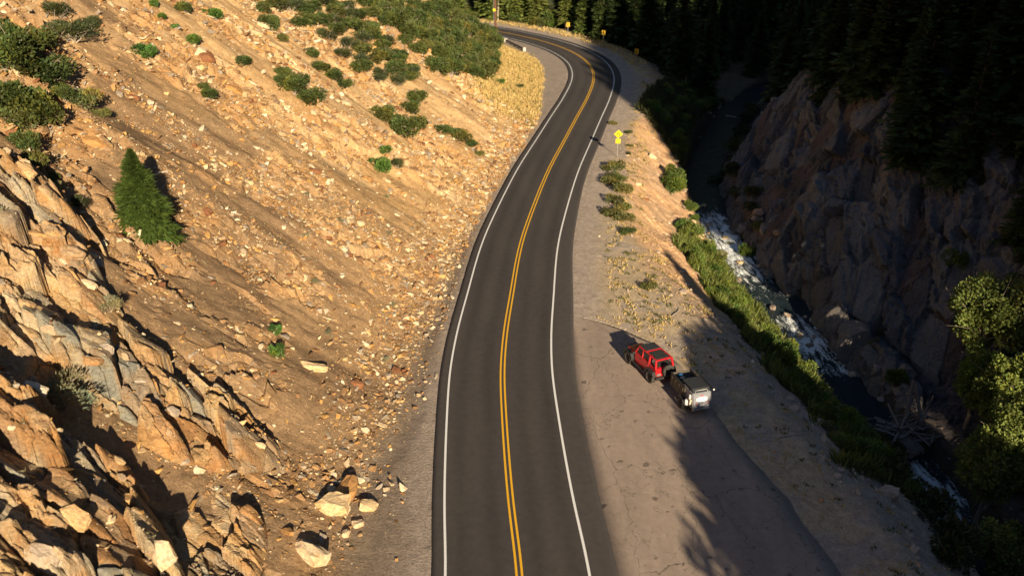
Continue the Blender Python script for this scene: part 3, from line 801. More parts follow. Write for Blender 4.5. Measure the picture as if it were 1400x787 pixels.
rock(-9.5, 38.3, 1.2, "dark jagged boulder just behind the pale square boulder near the shoulder", None, 5, 1.2, (.3, -.2), 'orange_rock', sc=(1.2, .8, 1.1), cat="boulder", name="boulder")
rock(-8.1, 37.4, .75, "smaller tan rock to the right of the pale square boulder", None, 7, .2, (.2, .3), 'tan_rock', cat="boulder", name="boulder")
rock(-8.5, 35.9, .5, "small flat pale rock in front of the two boulders by the shoulder", None, 2, .2, (0, .1), 'pale_rock')
rock(-9.0, 35.0, .4, "small pale stone just below the two boulders by the shoulder", None, 8, 1.2, (0, .1), 'pale_rock')
rock(-10.3, 32.9, 1.35, "large cream boulder with a flat sunlit face, lowest on the left of the road", None, 1, 2.3, (.35, .1), 'pale_rock', sc=(1.1, .95, 1.0), cat="boulder", name="boulder")
rock(-11.7, 33.7, .55, "small orange rock left of the cream boulder", None, 6, 2.3, (.1, .1), 'orange_rock')
rock(-29.2, 80.8, 1.0, "white and rust boulder standing high on the pale slope", None, 4, .6, (.3, .2), 'pale_rock', cat="boulder", name="boulder")
rock(-28.6, 80.6, 1.05, "rust brown half of the split boulder high on the pale slope", None, 9, .4, (.3, .2), 'rust_rock', cat="boulder", name="boulder")
rock(-28.9, 79.2, .8, "flat pale boulder just below the rust brown one", None, 2, 2.6, (.2, .2), 'tan_rock', cat="boulder", name="boulder")
rock(-26.1, 79.2, 1.15, "orange brown upright boulder with a shaded side, alone on the slope", None, 10, .2, (.2, .5), 'orange_rock', sc=(1, .8, 1.3), cat="boulder", name="boulder")
rock(-17.7, 72.6, .85, "rust brown oval rock lying on the pale sand in mid slope", None, 0, .2, (.2, .2), 'rust_rock', cat="boulder", name="boulder")
rock(-14.2, 78.8, .95, "orange rock partly buried above the bright leafy bush", None, 5, 1.2, (.2, .2), 'orange_rock', sink=.35, cat="boulder", name="boulder")
rock(-14.0, 68.0, .55, "cream rock among the rubble in mid slope, left of a pair", None, 1, 1.0, (.2, .3), 'pale_rock')
rock(-13.2, 68.5, .5, "cream rock among the rubble in mid slope, right of a pair", None, 8, .3, (.2, .3), 'pale_rock')
rock(-27.5, 96.4, 1.0, "pale grey boulder beside the scrub at the upper chute", None, 6, .3, (.2, .3), 'pale_rock', cat="boulder", name="boulder")
rock(-27.5, 93.4, .9, "tan boulder below the pale grey one at the upper chute", None, 11, .3, (.2, .3), 'tan_rock', cat="boulder", name="boulder")
rock(-18.0, 90.6, .8, "white rock at the lower end of the olive scrub strip", None, 11, .3, (.2, .3), 'pale_rock')
rock(-19.9, 83.6, .55, "white and orange rock just below the diagonal scrub clump", None, 3, .3, (.2, .3), 'pale_rock')
rock(-13.0, 47.3, .95, "long flat tan slab on the brown dirt above the small saplings", None, 2, .1, (.1, .3), 'tan_rock', sc=(1.4, .6, .7), cat="boulder", name="boulder")
rock(-29.1, 57.3, 1.0, "flat orange slab on the slope left of the young fir", None, 9, .3, (.2, .3), 'orange_rock', sc=(1.2, .8, .6), cat="boulder", name="boulder")
rock(18.5, 107.5, .95, "pale boulder on the orange bank above the river, beyond the warning sign", None, 4, .3, (.1, .3), 'pale_rock', cat="boulder", name="boulder")
rock(14.9, 94.3, .6, "white rock on the orange bank beside the low bushes", None, 7, .3, (.1, .3), 'pale_rock')
rock(15.4, 91.3, .55, "rust stained rock on the orange bank", None, 0, .3, (.1, .3), 'rust_rock')
rock(22.6, 39.8, .9, "pale boulder at the shaded edge of the embankment, lower right", None, 3, .3, (.1, .1), 'bank_rock', cat="boulder", name="boulder")
# unnamed larger rocks: the biggest a viewer can pick out one by one
def pick_many(n, dens, box, rmin, rmax, seed, zones, group, mats=(None,)):
    x, y, g = sample(n * 60, *box, dens, seed)
    x, y = x[:n], y[:n]
    for i in range(len(x)):
        rr = min(rmin + (rmax - rmin) * g.power(.45) if g.uniform() > .5 else rmin * g.uniform(1, 1.6), rmax)
        rock(float(x[i]), float(y[i]), float(rr), zones(float(x[i]), float(y[i]), rr), group, int(g.integers(0, 12)), float(g.uniform(0, 6.28)), (float(g.normal(0, .3)), float(g.normal(0, .3))), mats[int(g.integers(0, len(mats)))])
pick_many(185, lambda x, y: dens_left(x, y) * .5, (-38, 3, 42, 118), .30, .62, 51, lambda x, y, r: "loose angular tan and rust rock lying among the rubble of the cut slope", "loose rocks on the cut slope", (None, 'rust_rock', 'tan_rock', None, 'rust_rock', None, 'orange_rock'))
def dens_toe(x, y):
    e, sy = left_coords(x, y); d_, _ = poly_dist(x, y, CENTRE); return (d_ < -5.1) * np.exp(-((e - .5) / 1.2) ** 2) * (e > -1.4) * in_view(x, y, x * 0)
pick_many(90, dens_toe, (-14, 0, 30, 96), .16, .34, 53, lambda x, y, r: "small broken rock fallen at the foot of the slope beside the gravel shoulder", "fallen rocks at the foot of the slope", (None, 'pale_rock', 'tan_rock'))
# ------------------------------------------------------------------ plants
def tubes(paths, nside=5):
    """paths: list of (points (n,3), radii (n)); returns V, quads."""
    Vs, Fs, off = [], [], 0
    for P, R in paths:
        P = np.array(P, float); n = len(P); T = np.gradient(P, axis=0); T /= np.linalg.norm(T, axis=1)[:, None] + 1e-9
        up = np.where(np.abs(T[:, 2:3]) > .9, [[1., 0, 0]], [[0, 0, 1.]])
        A = np.cross(T, up); A /= np.linalg.norm(A, axis=1)[:, None] + 1e-9; B = np.cross(T, A)
        an = np.arange(nside) / nside * 2 * math.pi
        V = P[:, None] + np.asarray(R)[:, None, None] * (A[:, None] * np.cos(an)[None, :, None] + B[:, None] * np.sin(an)[None, :, None])
        ii = np.arange(n * nside).reshape(n, nside) + off
        F = np.stack([ii[:-1], np.roll(ii[:-1], -1, 1), np.roll(ii[1:], -1, 1), ii[1:]], -1).reshape(-1, 4)
        Vs.append(V.reshape(-1, 3)); Fs.append(F); off += n * nside
    return np.vstack(Vs), np.vstack(Fs)

def bent(p0, p1, n, wob, g):
    t = np.linspace(0, 1, n)[:, None]; P = np.array(p0) + (np.array(p1) - np.array(p0)) * t
    w = np.cumsum(g.normal(0, wob, (n, 3)), 0); w -= w[0]; return P + w * t

def kites(Cn, D, N, ln, wd):
    """leaf kites: centre-base Cn, direction D, face normal N, length, width -> V, quads."""
    S = np.cross(D, N); S /= np.linalg.norm(S, axis=1)[:, None] + 1e-9
    ln = np.asarray(ln)[:, None]; wd = np.asarray(wd)[:, None]
    V = np.stack([Cn, Cn + D * ln * .45 + S * wd * .5, Cn + D * ln, Cn + D * ln * .45 - S * wd * .5], 1)
    return V.reshape(-1, 3), np.arange(len(Cn) * 4).reshape(-1, 4)

def unit(a): return a / (np.linalg.norm(a, axis=1)[:, None] + 1e-9)

def conifer_mesh(h, r, nb, per, seed, base=.08, mat='needles', wide=.26, gap=0.0, power=.85):
    g = np.random.default_rng(seed)
    t = g.uniform(0, 1, nb) ** .9; t.sort()
    z = h * (base + (1 - base) * t)
    az = np.cumsum(np.full(nb, 2.4)) + g.normal(0, .5, nb)
    lob = 1 + .22 * np.sin(az * 2 + seed) + .15 * np.sin(t * 19 + az + seed)
    L = (r * (1 - t) ** power * g.uniform(.72, 1.08, nb) * lob + .04 * h * .4)
    if gap: L *= np.where(g.uniform(0, 1, nb) < gap, .35, 1)
    dr = -.28 + .75 * t + g.normal(0, .08, nb)
    D = np.c_[np.cos(az), np.sin(az), dr]
    Cs, Ds, Ns, ls, ws, cs = [], [], [], [], [], []
    for j in range(per):
        f = (j + .35) / per
        for sgn in (-1, 1, 0) if j < per - 1 else (0,):
            side = np.c_[-np.sin(az), np.cos(az), np.zeros(nb)] * sgn * .8
            dd = unit(D * .75 + side + g.normal(0, .13, (nb, 3)))
            base_p = np.c_[np.zeros(nb), np.zeros(nb), z] + D * (L * f)[:, None]
            base_p[:, 2] -= .10 * L * f * f
            ll = L * (.50 - .16 * f) * g.uniform(.8, 1.25, nb)
            nn = unit(np.c_[g.normal(0, .35, (nb, 2)), np.ones(nb)])
            Cs.append(base_p); Ds.append(dd); Ns.append(nn); ls.append(ll); ws.append(ll * wide * 1.9 + .03); cs.append(g.uniform(.7, 1.25, nb) * (.85 + .3 * f))
    V, F = kites(np.vstack(Cs), np.vstack(Ds), np.vstack(Ns), np.concatenate(ls), np.concatenate(ws))
    c = np.repeat(np.concatenate(cs), 4); k = np.repeat(g.normal(0, .06, len(c) // 4), 4)
    col = np.c_[c * (1 + k), c, c * (1 - k)]
    crown = mesh_np("crown", V, F, M[mat], col)
    P = np.c_[np.zeros(7), np.zeros(7), np.linspace(-.6, h * .97, 7)]; P[1:, :2] += g.normal(0, .03, (6, 2))
    TV, TF = tubes([(P, np.linspace(h * .017 + .04, .015, 7))], 7)
    return crown, mesh_np("trunk", TV, TF, M['bark'], None, True)

def shrub_mesh(r, h, nleaf, leaf, seed, mat, lumps=9, up=.35, twigs=7, twigmat='twig', spiky=0.0, wide=.6, fill=.45):
    g = np.random.default_rng(seed)
    a = g.uniform(0, 6.283, lumps); q = r * .62 * np.sqrt(g.uniform(0, 1, lumps))
    lc = np.c_[np.cos(a) * q, np.sin(a) * q * .9, h * g.uniform(.30, .72, lumps)]
    lr = r * g.uniform(.28, .52, lumps); lrz = h * g.uniform(.22, .38, lumps)
    li = g.integers(0, lumps, nleaf)
    n = unit(g.normal(0, 1, (nleaf, 3)) + [0, 0, .25])
    rad = g.uniform(fill, 1.08, nleaf) ** .6
    Cn = lc[li] + n * np.c_[lr[li], lr[li], lrz[li]] * rad[:, None]
    Cn[:, 2] = np.maximum(Cn[:, 2], .03)
    root = np.array([0, 0, -.2 * h])
    D = unit(n + g.normal(0, .55, (nleaf, 3)) + [0, 0, up])
    if spiky: D = unit(unit(Cn - root) * spiky + g.normal(0, .35, (nleaf, 3)))
    ln = leaf * g.uniform(.6, 1.4, nleaf)
    V, F = kites(Cn, D, unit(g.normal(0, 1, (nleaf, 3)) + [0, 0, .5]), ln, ln * wide)
    tone = (1 + .25 * g.normal(0, 1, lumps))[li] * g.uniform(.75, 1.25, nleaf); tone = np.clip(tone, .45, 1.6)
    hue = (g.normal(0, .12, lumps))[li] + g.normal(0, .05, nleaf)
    col = np.repeat(np.c_[tone * (1 + hue), tone, tone * (1 - hue)], 4, 0)
    fol = mesh_np("foliage", V, F, M[mat], col)
    paths = []
    for k in range(twigs):
        e = lc[k % lumps] + g.normal(0, .1, 3) * r
        paths.append((bent((0, 0, -.15), e, 5, r * .03, g), np.linspace(.035 * r + .008, .006, 5)))
        e2 = e + g.normal(0, .3, 3) * r + [0, 0, .15 * h]
        paths.append((bent(e, e2, 4, r * .02, g), np.linspace(.012, .004, 4)))
    TV, TF = tubes(paths, 4)
    return fol, mesh_np("stem", TV, TF, M[twigmat], None, True)

KIND = {
 'oak': [shrub_mesh(1, 1.1, 2600, .115, 900 + i, 'oak', 10) for i in range(4)],
 'green': [shrub_mesh(1, 1.0, 1700, .15, 910 + i, 'green', 8) for i in range(3)],
 'olive': [shrub_mesh(1, 1.0, 1700, .12, 920 + i, 'olive', 8) for i in range(2)],
 'darkbrown': [shrub_mesh(1, .95, 1900, .14, 925 + i, 'darkshrub', 8, spiky=1.0, wide=.25, twigs=16) for i in range(2)],
 'sage': [shrub_mesh(1, 1.0, 1500, .17, 930 + i, 'sage', 8, spiky=1.1, wide=.2, twigs=22) for i in range(3)],
 'bank': [shrub_mesh(1, .7, 1300, .13, 940 + i, 'olive', 9) for i in range(2)] + [shrub_mesh(1, .75, 1400, .13, 944, 'oak', 9)],
 'willow': [shrub_mesh(1, 1.3, 2400, .19, 950 + i, 'willow', 9, up=.9, wide=.3) for i in range(4)],
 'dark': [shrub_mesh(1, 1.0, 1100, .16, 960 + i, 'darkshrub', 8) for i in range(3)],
}
VEG_G = np.random.default_rng(77)
def plant(kind, x, y, w, label, group=None, name="shrub", hs=1.0, cat="shrub", var=None, z=None, sink=.05):
    fol, st = KIND[kind][int(VEG_G.integers(0, len(KIND[kind]))) if var is None else var]
    zz = (float(surface(np.array([x]), np.array([y]))[0]) if z is None else z) - sink * w
    if name == "shrub": name, cat = {'oak': ("oak_scrub", "scrub"), 'willow': ("willow_bush", "bush"), 'dark': ("undergrowth_bush", "bush"), 'sage': ("sagebrush", "sagebrush"), 'bank': ("low_plant", "plant")}.get(kind, (name, cat))
    t = thing(name, (x, y, zz), float(VEG_G.uniform(0, 6.28)), label, cat, group)
    s = w / 2 * 1.08; t.scale = (s * float(VEG_G.uniform(.85, 1.15)), s * float(VEG_G.uniform(.8, 1.15)), s * hs * float(VEG_G.uniform(.8, 1.15)))
    link("foliage", fol, t); link("stem", st, t)
    return t
for x, y, w in [(-33.4, 55.6, 3.4), (-31.9, 56.0, 3.5), (-34.5, 59.5, 4.1), (-33.4, 61.1, 3.2), (-36.3, 61.7, 3.7), (-35.9, 65.0, 3.0), (-32.1, 59.8, 2.1), (-32.8, 54.6, 2.4)]:
    plant('oak', x, y, w * 1.15, "dense green scrub in the big thicket at the upper left corner of the slope", "scrub thicket above the outcrop", hs=1.05)
plant('darkbrown', -35.3, 69.5, 4.1, "large brownish dark bush at the top of the slope left of the pale scree", hs=.9)
for x, y, w in [(-37.3, 71.8, 2.9), (-35.4, 72.6, 2.6)]: plant('darkbrown', x, y, w, "brown twiggy bush behind the large brownish bush at the slope top", "brown bushes at the slope top")
plant('olive', -31.1, 60.7, 2.4, "yellow green loose bush just right of the upper left thicket")
plant('olive', -30.2, 61.1, 1.5, "small yellow green sprig beside the loose yellow green bush")
plant('oak', -31.0, 52.4, 2.0, "narrow green bush above the outcrop, uppermost of its column", hs=1.3)
plant('oak', -29.5, 49.8, 1.7, "green bush on the edge of the outcrop shadow", hs=1.3)
plant('oak', -29.1, 50.6, 1.2, "small green bush beside the outcrop top edge")
plant('green', -31.5, 73.9, 1.9, "round lone green bush on the bare slope below the brown bush")
for x, y, w in [(-27.0, 74.3, 2.3), (-27.5, 74.9, 1.4)]: plant('oak', x, y, w, "low dark green bush under the rust and white boulder", "dark bushes under the boulder", hs=.7)
plant('green', -30.2, 81.8, 1.5, "small green bush left of the pale boulder high on the slope")
plant('oak', -32.3, 86.2, 2.0, "dark green bush high on the pale scree chute", hs=1.1)
plant('green', -30.6, 89.4, 2.1, "bright green bush near the top edge of the pale chute")
for x, y, w in [(-33.8, 83.0, 1.1), (-32.9, 82.3, 1.1), (-31.8, 82.1, 1.1)]: plant('green', x, y, w, "tiny green bush in the short row high on the slope", "row of tiny bushes")
plant('oak', -26.3, 84.2, 1.9, "dark bush just below the orange boulder group")
plant('green', -28.5, 99.8, 1.4, "small green bush at the top of the chute beside the scrub band")
for x, y, w in [(-26.9, 97.3, 2.8), (-28.3, 100.0, 2.3), (-25.5, 95.8, 1.6)]: plant('oak', x, y, w, "dark scrub clump at the upper end of the chute", "scrub at the upper chute")
for x, y, w in [(-22.1, 84.9, 3.4), (-20.5, 85.3, 3.6), (-21.9, 87.8, 2.3), (-23.6, 87.0, 2.0), (-23.2, 85.6, 2.0)]: plant('oak', x, y, w, "dark green oak scrub in the diagonal clump in mid slope", "diagonal scrub clump in mid slope", hs=.9)
for x, y, w in [(-21.5, 95.4, 2.5), (-20.1, 95.2, 2.5), (-18.8, 95.4, 2.1), (-22.6, 97.1, 2.0)]: plant('oak', x, y, w, "olive scrub in the strip above the white rock", "scrub strip above the white rock", hs=.9)
for x, y, w in [(-14.6, 94.5, 3.3), (-12.5, 93.8, 4.3), (-11.0, 97.1, 3.1), (-11.9, 103.6, 3.1), (-13.4, 94.9, 2.5), (-12.0, 99.5, 3)]: plant('oak', x, y, w, "brownish green oak scrub in the large clump low on the slope", "large low scrub clump", hs=.85)
for x, y, w in [(-8.3, 99.9, 3.0), (-6.3, 100.9, 3.2), (-5.0, 101.1, 2.0), (-7.2, 101.5, 2.2)]: plant('oak', x, y, w, "dark scrub in the low tongue reaching towards the road", "low tongue of scrub", hs=.7)
plant('green', -13.3, 81.7, 2.6, "bright leafy green bush alone on the pale lower slope")
plant('darkbrown', -11.9, 82.9, 2.0, "brown green bush behind the bright leafy bush on the lower slope")
plant('green', -13.0, 84.0, 1.8, "upper green sprig behind the bright leafy bush")
plant('green', -15.0, 46.3, 1.2, "upright leafy green sapling on the brown dirt, lower of two", hs=1.3)
plant('green', -15.6, 48.7, 1.0, "upright leafy green sapling on the brown dirt, upper of two", hs=1.3)
plant('bank', -4.0, 99.0, 1.6, "low green grass tuft at the foot of the slope by the shoulder")
plant('sage', -28.2, 49.4, 1.7, "grey green sagebrush at the upper rim of the outcrop")
plant('darkbrown', -27.0, 49.8, 1.4, "dark dead twiggy bush beside the sagebrush at the outcrop rim")
plant('sage', -22.1, 41.0, 1.4, "small pale sagebrush on the lower tip of the upper outcrop")
SAGE_BIG = plant('sage', -21.9, 34.2, 3.0, "big grey sagebrush with pale branches growing from the outcrop gully", hs=1.15)
for x, y, w in [(-16.3, 61.4, .7), (-14.6, 66.7, .6), (-14.8, 56.8, .8), (-9.5, 60, .6), (-11, 70, .6), (-17.5, 68, .6), (-13, 52, .7), (-9.2, 52.5, .6), (-12.2, 77, .7)]: plant('sage', x, y, w, "tiny grey green tuft among the rubble", "tiny tufts among the rubble")
for x, y, w in [(12.6, 97.9, 2.2), (11.5, 93.0, 2.2), (12.4, 90.0, 2.3), (12.5, 94.1, 1.9), (11.3, 97.8, 1.3)]: plant('bank', x, y, w * 1.25, "low green bush at the gravel edge just below the curve warning sign", "low bushes below the warning sign")
for x, y, w in [(11.1, 86.2, 1.9), (10.5, 83.1, 2.0), (11.5, 81.4, 1.9), (11.8, 77.9, 1.0), (11.3, 77.5, 1.0), (12.0, 84.4, 1.7)]: plant('bank', x, y, w * 1.3, "low green bush in the second clump along the gravel edge", "second clump of low bushes")
plant('bank', 11.8, 65.5, 1.7, "lone low green plant on the dry grassy bench above the parked car")
for x, y, w in [(16.0, 114.0, 1.3), (15.6, 107.8, 1.0), (14.9, 104.2, .9), (14.4, 118.5, 1.4)]: plant('bank', x, y, w, "small tuft on the bank top beyond the warning sign", "tufts beyond the warning sign")
for x, y, w in [(20.1, 100.4, 3.2), (20.6, 104.0, 3.0), (21, 102.2, 2.6), (22.0, 98.5, 2.0), (22.2, 95.6, 1.6)]: plant('willow', x, y, w, "bright green willow bush at the river, farthest of the lit ones", "farthest lit willows", hs=1.0)
for x, y, w in [(19.9, 90.4, 3.0), (20.4, 88.7, 2.9), (21.4, 86.8, 3.0), (22.0, 84.6, 3.0), (21.3, 84.6, 2.6), (22.4, 82.3, 2.4)]: plant('willow', x, y, w, "green willow bush on the stony bank beside the rapids", "willows beside the rapids", hs=.85)
# dry grass and tiny plants on the bench: nobody could count them
def blades(name, x, y, h, w, seed, mat, label=None, lean=.35):
    g = np.random.default_rng(seed); n = len(x); z = surface(x, y)
    D = unit(np.c_[g.normal(0, lean, (n, 2)), np.ones(n)]); N = unit(np.c_[g.normal(0, 1, (n, 2)), np.zeros(n)])
    V, F = kites(np.c_[x, y, z - .02], D, N, h * g.uniform(.6, 1.3, n), np.full(n, w) * g.uniform(.6, 1.4, n))
    c = np.repeat(g.uniform(.7, 1.2, n), 4)
    return tag(obj_np(name, V, F, M[mat], None, np.c_[c, c, c]), label, None, None, 'stuff')
def clump(x, y, g, k, s):
    return (np.repeat(x, k) + g.normal(0, s, len(x) * k)), (np.repeat(y, k) + g.normal(0, s, len(x) * k))
def dg(x, y):
    e, sy = left_coords(x, y); return sstep(80, 92, sy) * (y < 171) * sstep(-.6, .4, e) * (1 - sstep(7, 10, e)) * (.3 + .7 * sstep(-.3, .2, fbm(x / 2, y / 2, 801, 2)))
x, y, g = sample(26000, -14, 10, 92, 192, dg, 61); X, Y = clump(x, y, g, 6, .16)
blades("dry_grass", X, Y, .60, .10, 62, 'dry')
x, y, g = sample(2600, -14, 10, 92, 192, dg, 63); X, Y = clump(x, y, g, 9, .2)
blades("green_grass", X, Y, .45, .12, 64, 'olive')
def dgr(x, y):
    d, s = poly_dist(x, y, CENTRE); sy = SY_(s); q = d - np.interp(sy, EDGE[:, 0], EDGE[:, 1])
    ok = np.where(sy < 28.8, d > np.interp(sy, *PO) + .6, d > 8.2) * (q < 3.0)
    return ok * sstep(-.35, .25, fbm(x / 1.6, y / 1.6, 803, 2)) * np.where(sy < 20, .35, 1)
x, y, g = sample(9000, 6, 26, 32, 190, dgr, 65); X, Y = clump(x, y, g, 7, .12)
blades("dry_bench_grass", X, Y, .24, .07, 66, 'dry', lean=.6)
x, y, g = sample(3200, 6, 26, 32, 150, dgr, 67); X, Y = clump(x, y, g, 9, .13)
blades("low_weeds", X, Y, .20, .10, 68, 'olive', lean=.8)
def dfar(x, y):
    d, s = poly_dist(x, y, CENTRE); sy = SY_(s); return (d > 7.5) * (d < 11) * (sy > 128)
x, y, g = sample(16000, -70, 30, 150, 245, dfar, 69); X, Y = clump(x, y, g, 5, .16)
blades("roadside_grass", X, Y, .6, .12, 70, 'dry')
def din(x, y):
    e, sy = left_coords(x, y); return (e > -.3) * (e < 30) * in_view(x, y, x * 0 + 5) * sstep(.1, .5, fbm(x / 3, y / 3, 805, 3)) * .35
x, y, g = sample(6000, -36, 0, 25, 120, din, 71); X, Y = clump(x, y, g, 5, .08)
blades("slope_tufts", X, Y, .22, .06, 72, 'sage', lean=.6)

def dw(x, y):
    dr, _ = poly_dist(x, y, RIVER); return (dr < -3.5) * (dr > -9.4 + 2.2 * fbm(x / 2.5, y / 2.5, 811, 2)) * (y > 42) * (y < 86) * (.25 + .75 * sstep(-.25, .1, fbm(x / 1.7, y / 1.7, 813, 2)))
x, y, g = sample(26000, 15, 34, 42, 86, dw, 73); X, Y = clump(x, y, g, 6, .2)
blades("riverside_reeds", X[::2], Y[::2], 1.05, .12, 74, 'willow', lean=.35); blades("riverside_undergrowth", X[1::2], Y[1::2], .85, .14, 75, 'oak', lean=.6)
def dw2(x, y):
    dr, _ = poly_dist(x, y, RIVER); return (dr < -3.2) * (dr > -11) * (y > 104) * (y < 165) * (.959 * x + .284 * y > 54.5)
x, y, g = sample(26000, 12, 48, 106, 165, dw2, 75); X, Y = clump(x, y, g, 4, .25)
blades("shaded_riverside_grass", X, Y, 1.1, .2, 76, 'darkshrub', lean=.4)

# scrub thickets on the spur: every shrub a thing
def in_poly(x, y, P): return poly_sdf(np.atleast_1d(np.float64(x)), np.atleast_1d(np.float64(y)), P) > 0
def poisson(P, dmin, seed, n=4000, accept=None):
    g = np.random.default_rng(seed); P = np.array(P); out = []
    a, b = P.min(0), P.max(0); Q = g.uniform(a, b, (n, 2)); Q = Q[in_poly(Q[:, 0], Q[:, 1], P)]
    if accept is not None: Q = Q[accept(Q[:, 0], Q[:, 1])]
    for q in Q:
        if all((q[0] - o[0]) ** 2 + (q[1] - o[1]) ** 2 > dmin * dmin for o in out): out.append(q)
    return np.array(out), g
THA = [(-30.3, 101.6), (-27, 118), (-19.4, 116.5), (-15.7, 114.8), (-11.5, 110.2), (-13.9, 103.5), (-17.2, 100.5), (-20.9, 102.1), (-24.4, 103.5)]
THB = [(-23, 122), (-24, 150), (-20, 185), (-11, 196), (-7.0, 184), (-4.6, 172), (-2.6, 156), (-3.0, 148), (-4, 134), (-6.2, 120.5), (-10.0, 116.8), (-13.8, 117), (-18.5, 119.5)]
Q, g = poisson(THA, 1.7, 81)
for x, y in Q: plant('oak' if g.uniform() > .25 else 'darkbrown', float(x), float(y), float(g.uniform(2.6, 3.9)), "grey green oak scrub in the thin band running up left of the rubble chute", "scrub band left of the rubble chute", hs=.8)
Q, g = poisson(THB, 2.05, 83, 6000, lambda x, y: terrain(x, y) > .5)
for x, y in Q[:230]: plant('oak', float(x), float(y), float(g.uniform(2.8, 4.0)), ("oak scrub at the road end of the spur thicket, near the utility pole" if y > 168 else "oak scrub on the lower grass edge of the spur thicket" if x > -8 else "oak scrub in the upper part of the spur thicket beside the rubble chute" if y < 140 else "oak scrub in the middle of the dense spur thicket"), "thicket on the spur inside the bend", hs=float(g.uniform(.9, 1.25)))
plant('darkbrown', 1.0, 137.5, 2.6, "dark low bush alone in the dry grass inside the bend", hs=.7)
plant('green', -2.2, 135, 2.6, "green low bush at the edge of the dry grass below the spur thicket", hs=.6)
# willows and brush along the near side of the river
def band(s0, s1, o0, o1, step, seed):
    g = np.random.default_rng(seed); out = []
    d, s = None, None
    R = resample(RIVER, .5)
    for q in R[(R[:, 1] > s0) & (R[:, 1] < s1)][::max(1, int(step / .5))]:
        pass
    T = np.gradient(R, axis=0); T /= np.linalg.norm(T, axis=1)[:, None]; N = np.c_[T[:, 1], -T[:, 0]]
    k = np.where((R[:, 1] > s0) & (R[:, 1] < s1))[0][::max(1, int(step / .5))]
    for i in k:
        for o in np.arange(o0, o1, step):
            out.append(R[i] + N[i] * (o + g.normal(0, .35)) + T[i] * g.normal(0, .4))
    return out, g
Q, g = band(44, 84, -9.2, -5.0, 1.8, 91)
for q in [q for q in Q if g.uniform() < .72]: plant('willow' if g.uniform() < .75 else 'olive', float(q[0]), float(q[1]), float(g.uniform(1.3, 3.0)), ("sunlit green willow brush at the upper end of the belt beside the rapids" if q[1] > 70 else "shaded willow brush in the middle of the riverside belt" if q[1] > 56 else "shaded willow brush at the lower end of the belt near the log jam"), "willow belt along the river", hs=float(g.uniform(.7, 1.0)))
Q, g = band(110, 156, -9.0, -4.2, 2.2, 93)
for q in [q for q in Q if .959 * q[0] + .284 * q[1] > 55.5]: plant('dark' if g.uniform() > .5 else 'willow', float(q[0]), float(q[1]), float(g.uniform(2.2, 3.2)), "shaded brush on the river flat upstream below the bend", "shaded brush upstream", hs=.8)
Q, g = band(98, 160, 4.0, 6.5, 3.0, 95)
for q in Q: plant('dark', float(q[0]), float(q[1]), float(g.uniform(2.2, 3.5)), "shaded brush at the foot of the cliff upstream", "shaded brush under the cliff", hs=.8)
for x, y, w, k, lb in [(28.0, 92.0, 2.3, 'willow', "lit olive bush at the cliff foot across the rapids, nearest the water"), (30.2, 94.6, 2.2, 'olive', "lit olive bush higher on the cliff foot across the rapids"),
    (26.9, 95.5, 1.8, 'olive', "small olive bush on the left end of the cliff foot"), (28.8, 89.4, 1.9, 'olive', "lower olive bush on the boulders across the rapids"),
    (33.4, 66.6, 1.9, 'olive', "tall thin dry bush on the far bank opposite the willow belt"), (34.0, 68.8, 1.5, 'sage', "pale dry bush above the tall thin bush on the far bank"),
    (35.5, 70.6, 1.3, 'sage', "straw coloured bush among the lit ledges of the far bank"), (33.1, 61.5, 1.9, 'willow', "yellow green bush on the far bank above the log jam"), (33.8, 79.4, 1.7, 'sage', "dry bush on the ledge in mid cliff foot"), (40.5, 69.7, 2.4, 'willow', "pale lit sapling on the dark slope above the far bank")]:
    plant(k, x, y, w * 1.1, lb, hs=1.2)

# ------------------------------------------------------------------ conifers and forest
yc, yt = conifer_mesh(5.3, 1.7, 2300, 7, 1001, .02, 'needles_bright', .13, gap=.22, power=.9)
t = thing("young_fir_tree", (-23.9, 51.0, float(surface(np.array([-23.9]), np.array([51.0]))[0]) - .1), 0, "bright green cone shaped young fir standing alone on the rubble slope", "tree")
link("crown", yc, t); link("trunk", yt, t)
CON = [conifer_mesh(18, 2.9, 420, 5, 1010, .06), conifer_mesh(21, 3.3, 480, 5, 1011, .08), conifer_mesh(15, 2.7, 380, 5, 1012, .05), conifer_mesh(24, 3.2, 500, 5, 1013, .14, gap=.3), conifer_mesh(17, 2.3, 360, 5, 1014, .1, gap=.2)]
CONH = [18, 21, 15, 24, 17]
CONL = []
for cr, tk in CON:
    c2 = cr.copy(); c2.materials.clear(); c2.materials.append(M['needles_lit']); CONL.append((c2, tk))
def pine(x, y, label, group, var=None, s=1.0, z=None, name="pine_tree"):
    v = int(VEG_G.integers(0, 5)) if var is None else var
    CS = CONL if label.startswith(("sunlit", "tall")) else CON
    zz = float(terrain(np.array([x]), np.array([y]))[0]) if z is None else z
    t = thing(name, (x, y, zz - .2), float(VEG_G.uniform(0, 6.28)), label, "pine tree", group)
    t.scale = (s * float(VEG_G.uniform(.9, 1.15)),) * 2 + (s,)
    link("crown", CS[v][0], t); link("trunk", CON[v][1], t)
    return t
def free(x, y):
    d, s = poly_dist(x, y, CENTRE); dr, _ = poly_dist(x, y, RIVER); return d, SY_(s), dr
LATER = []
def vis_top(x, y, h=18):
    z = terrain(x, y); return in_view(x, y, z + h, 120) | in_view(x, y, z + 5, 120)
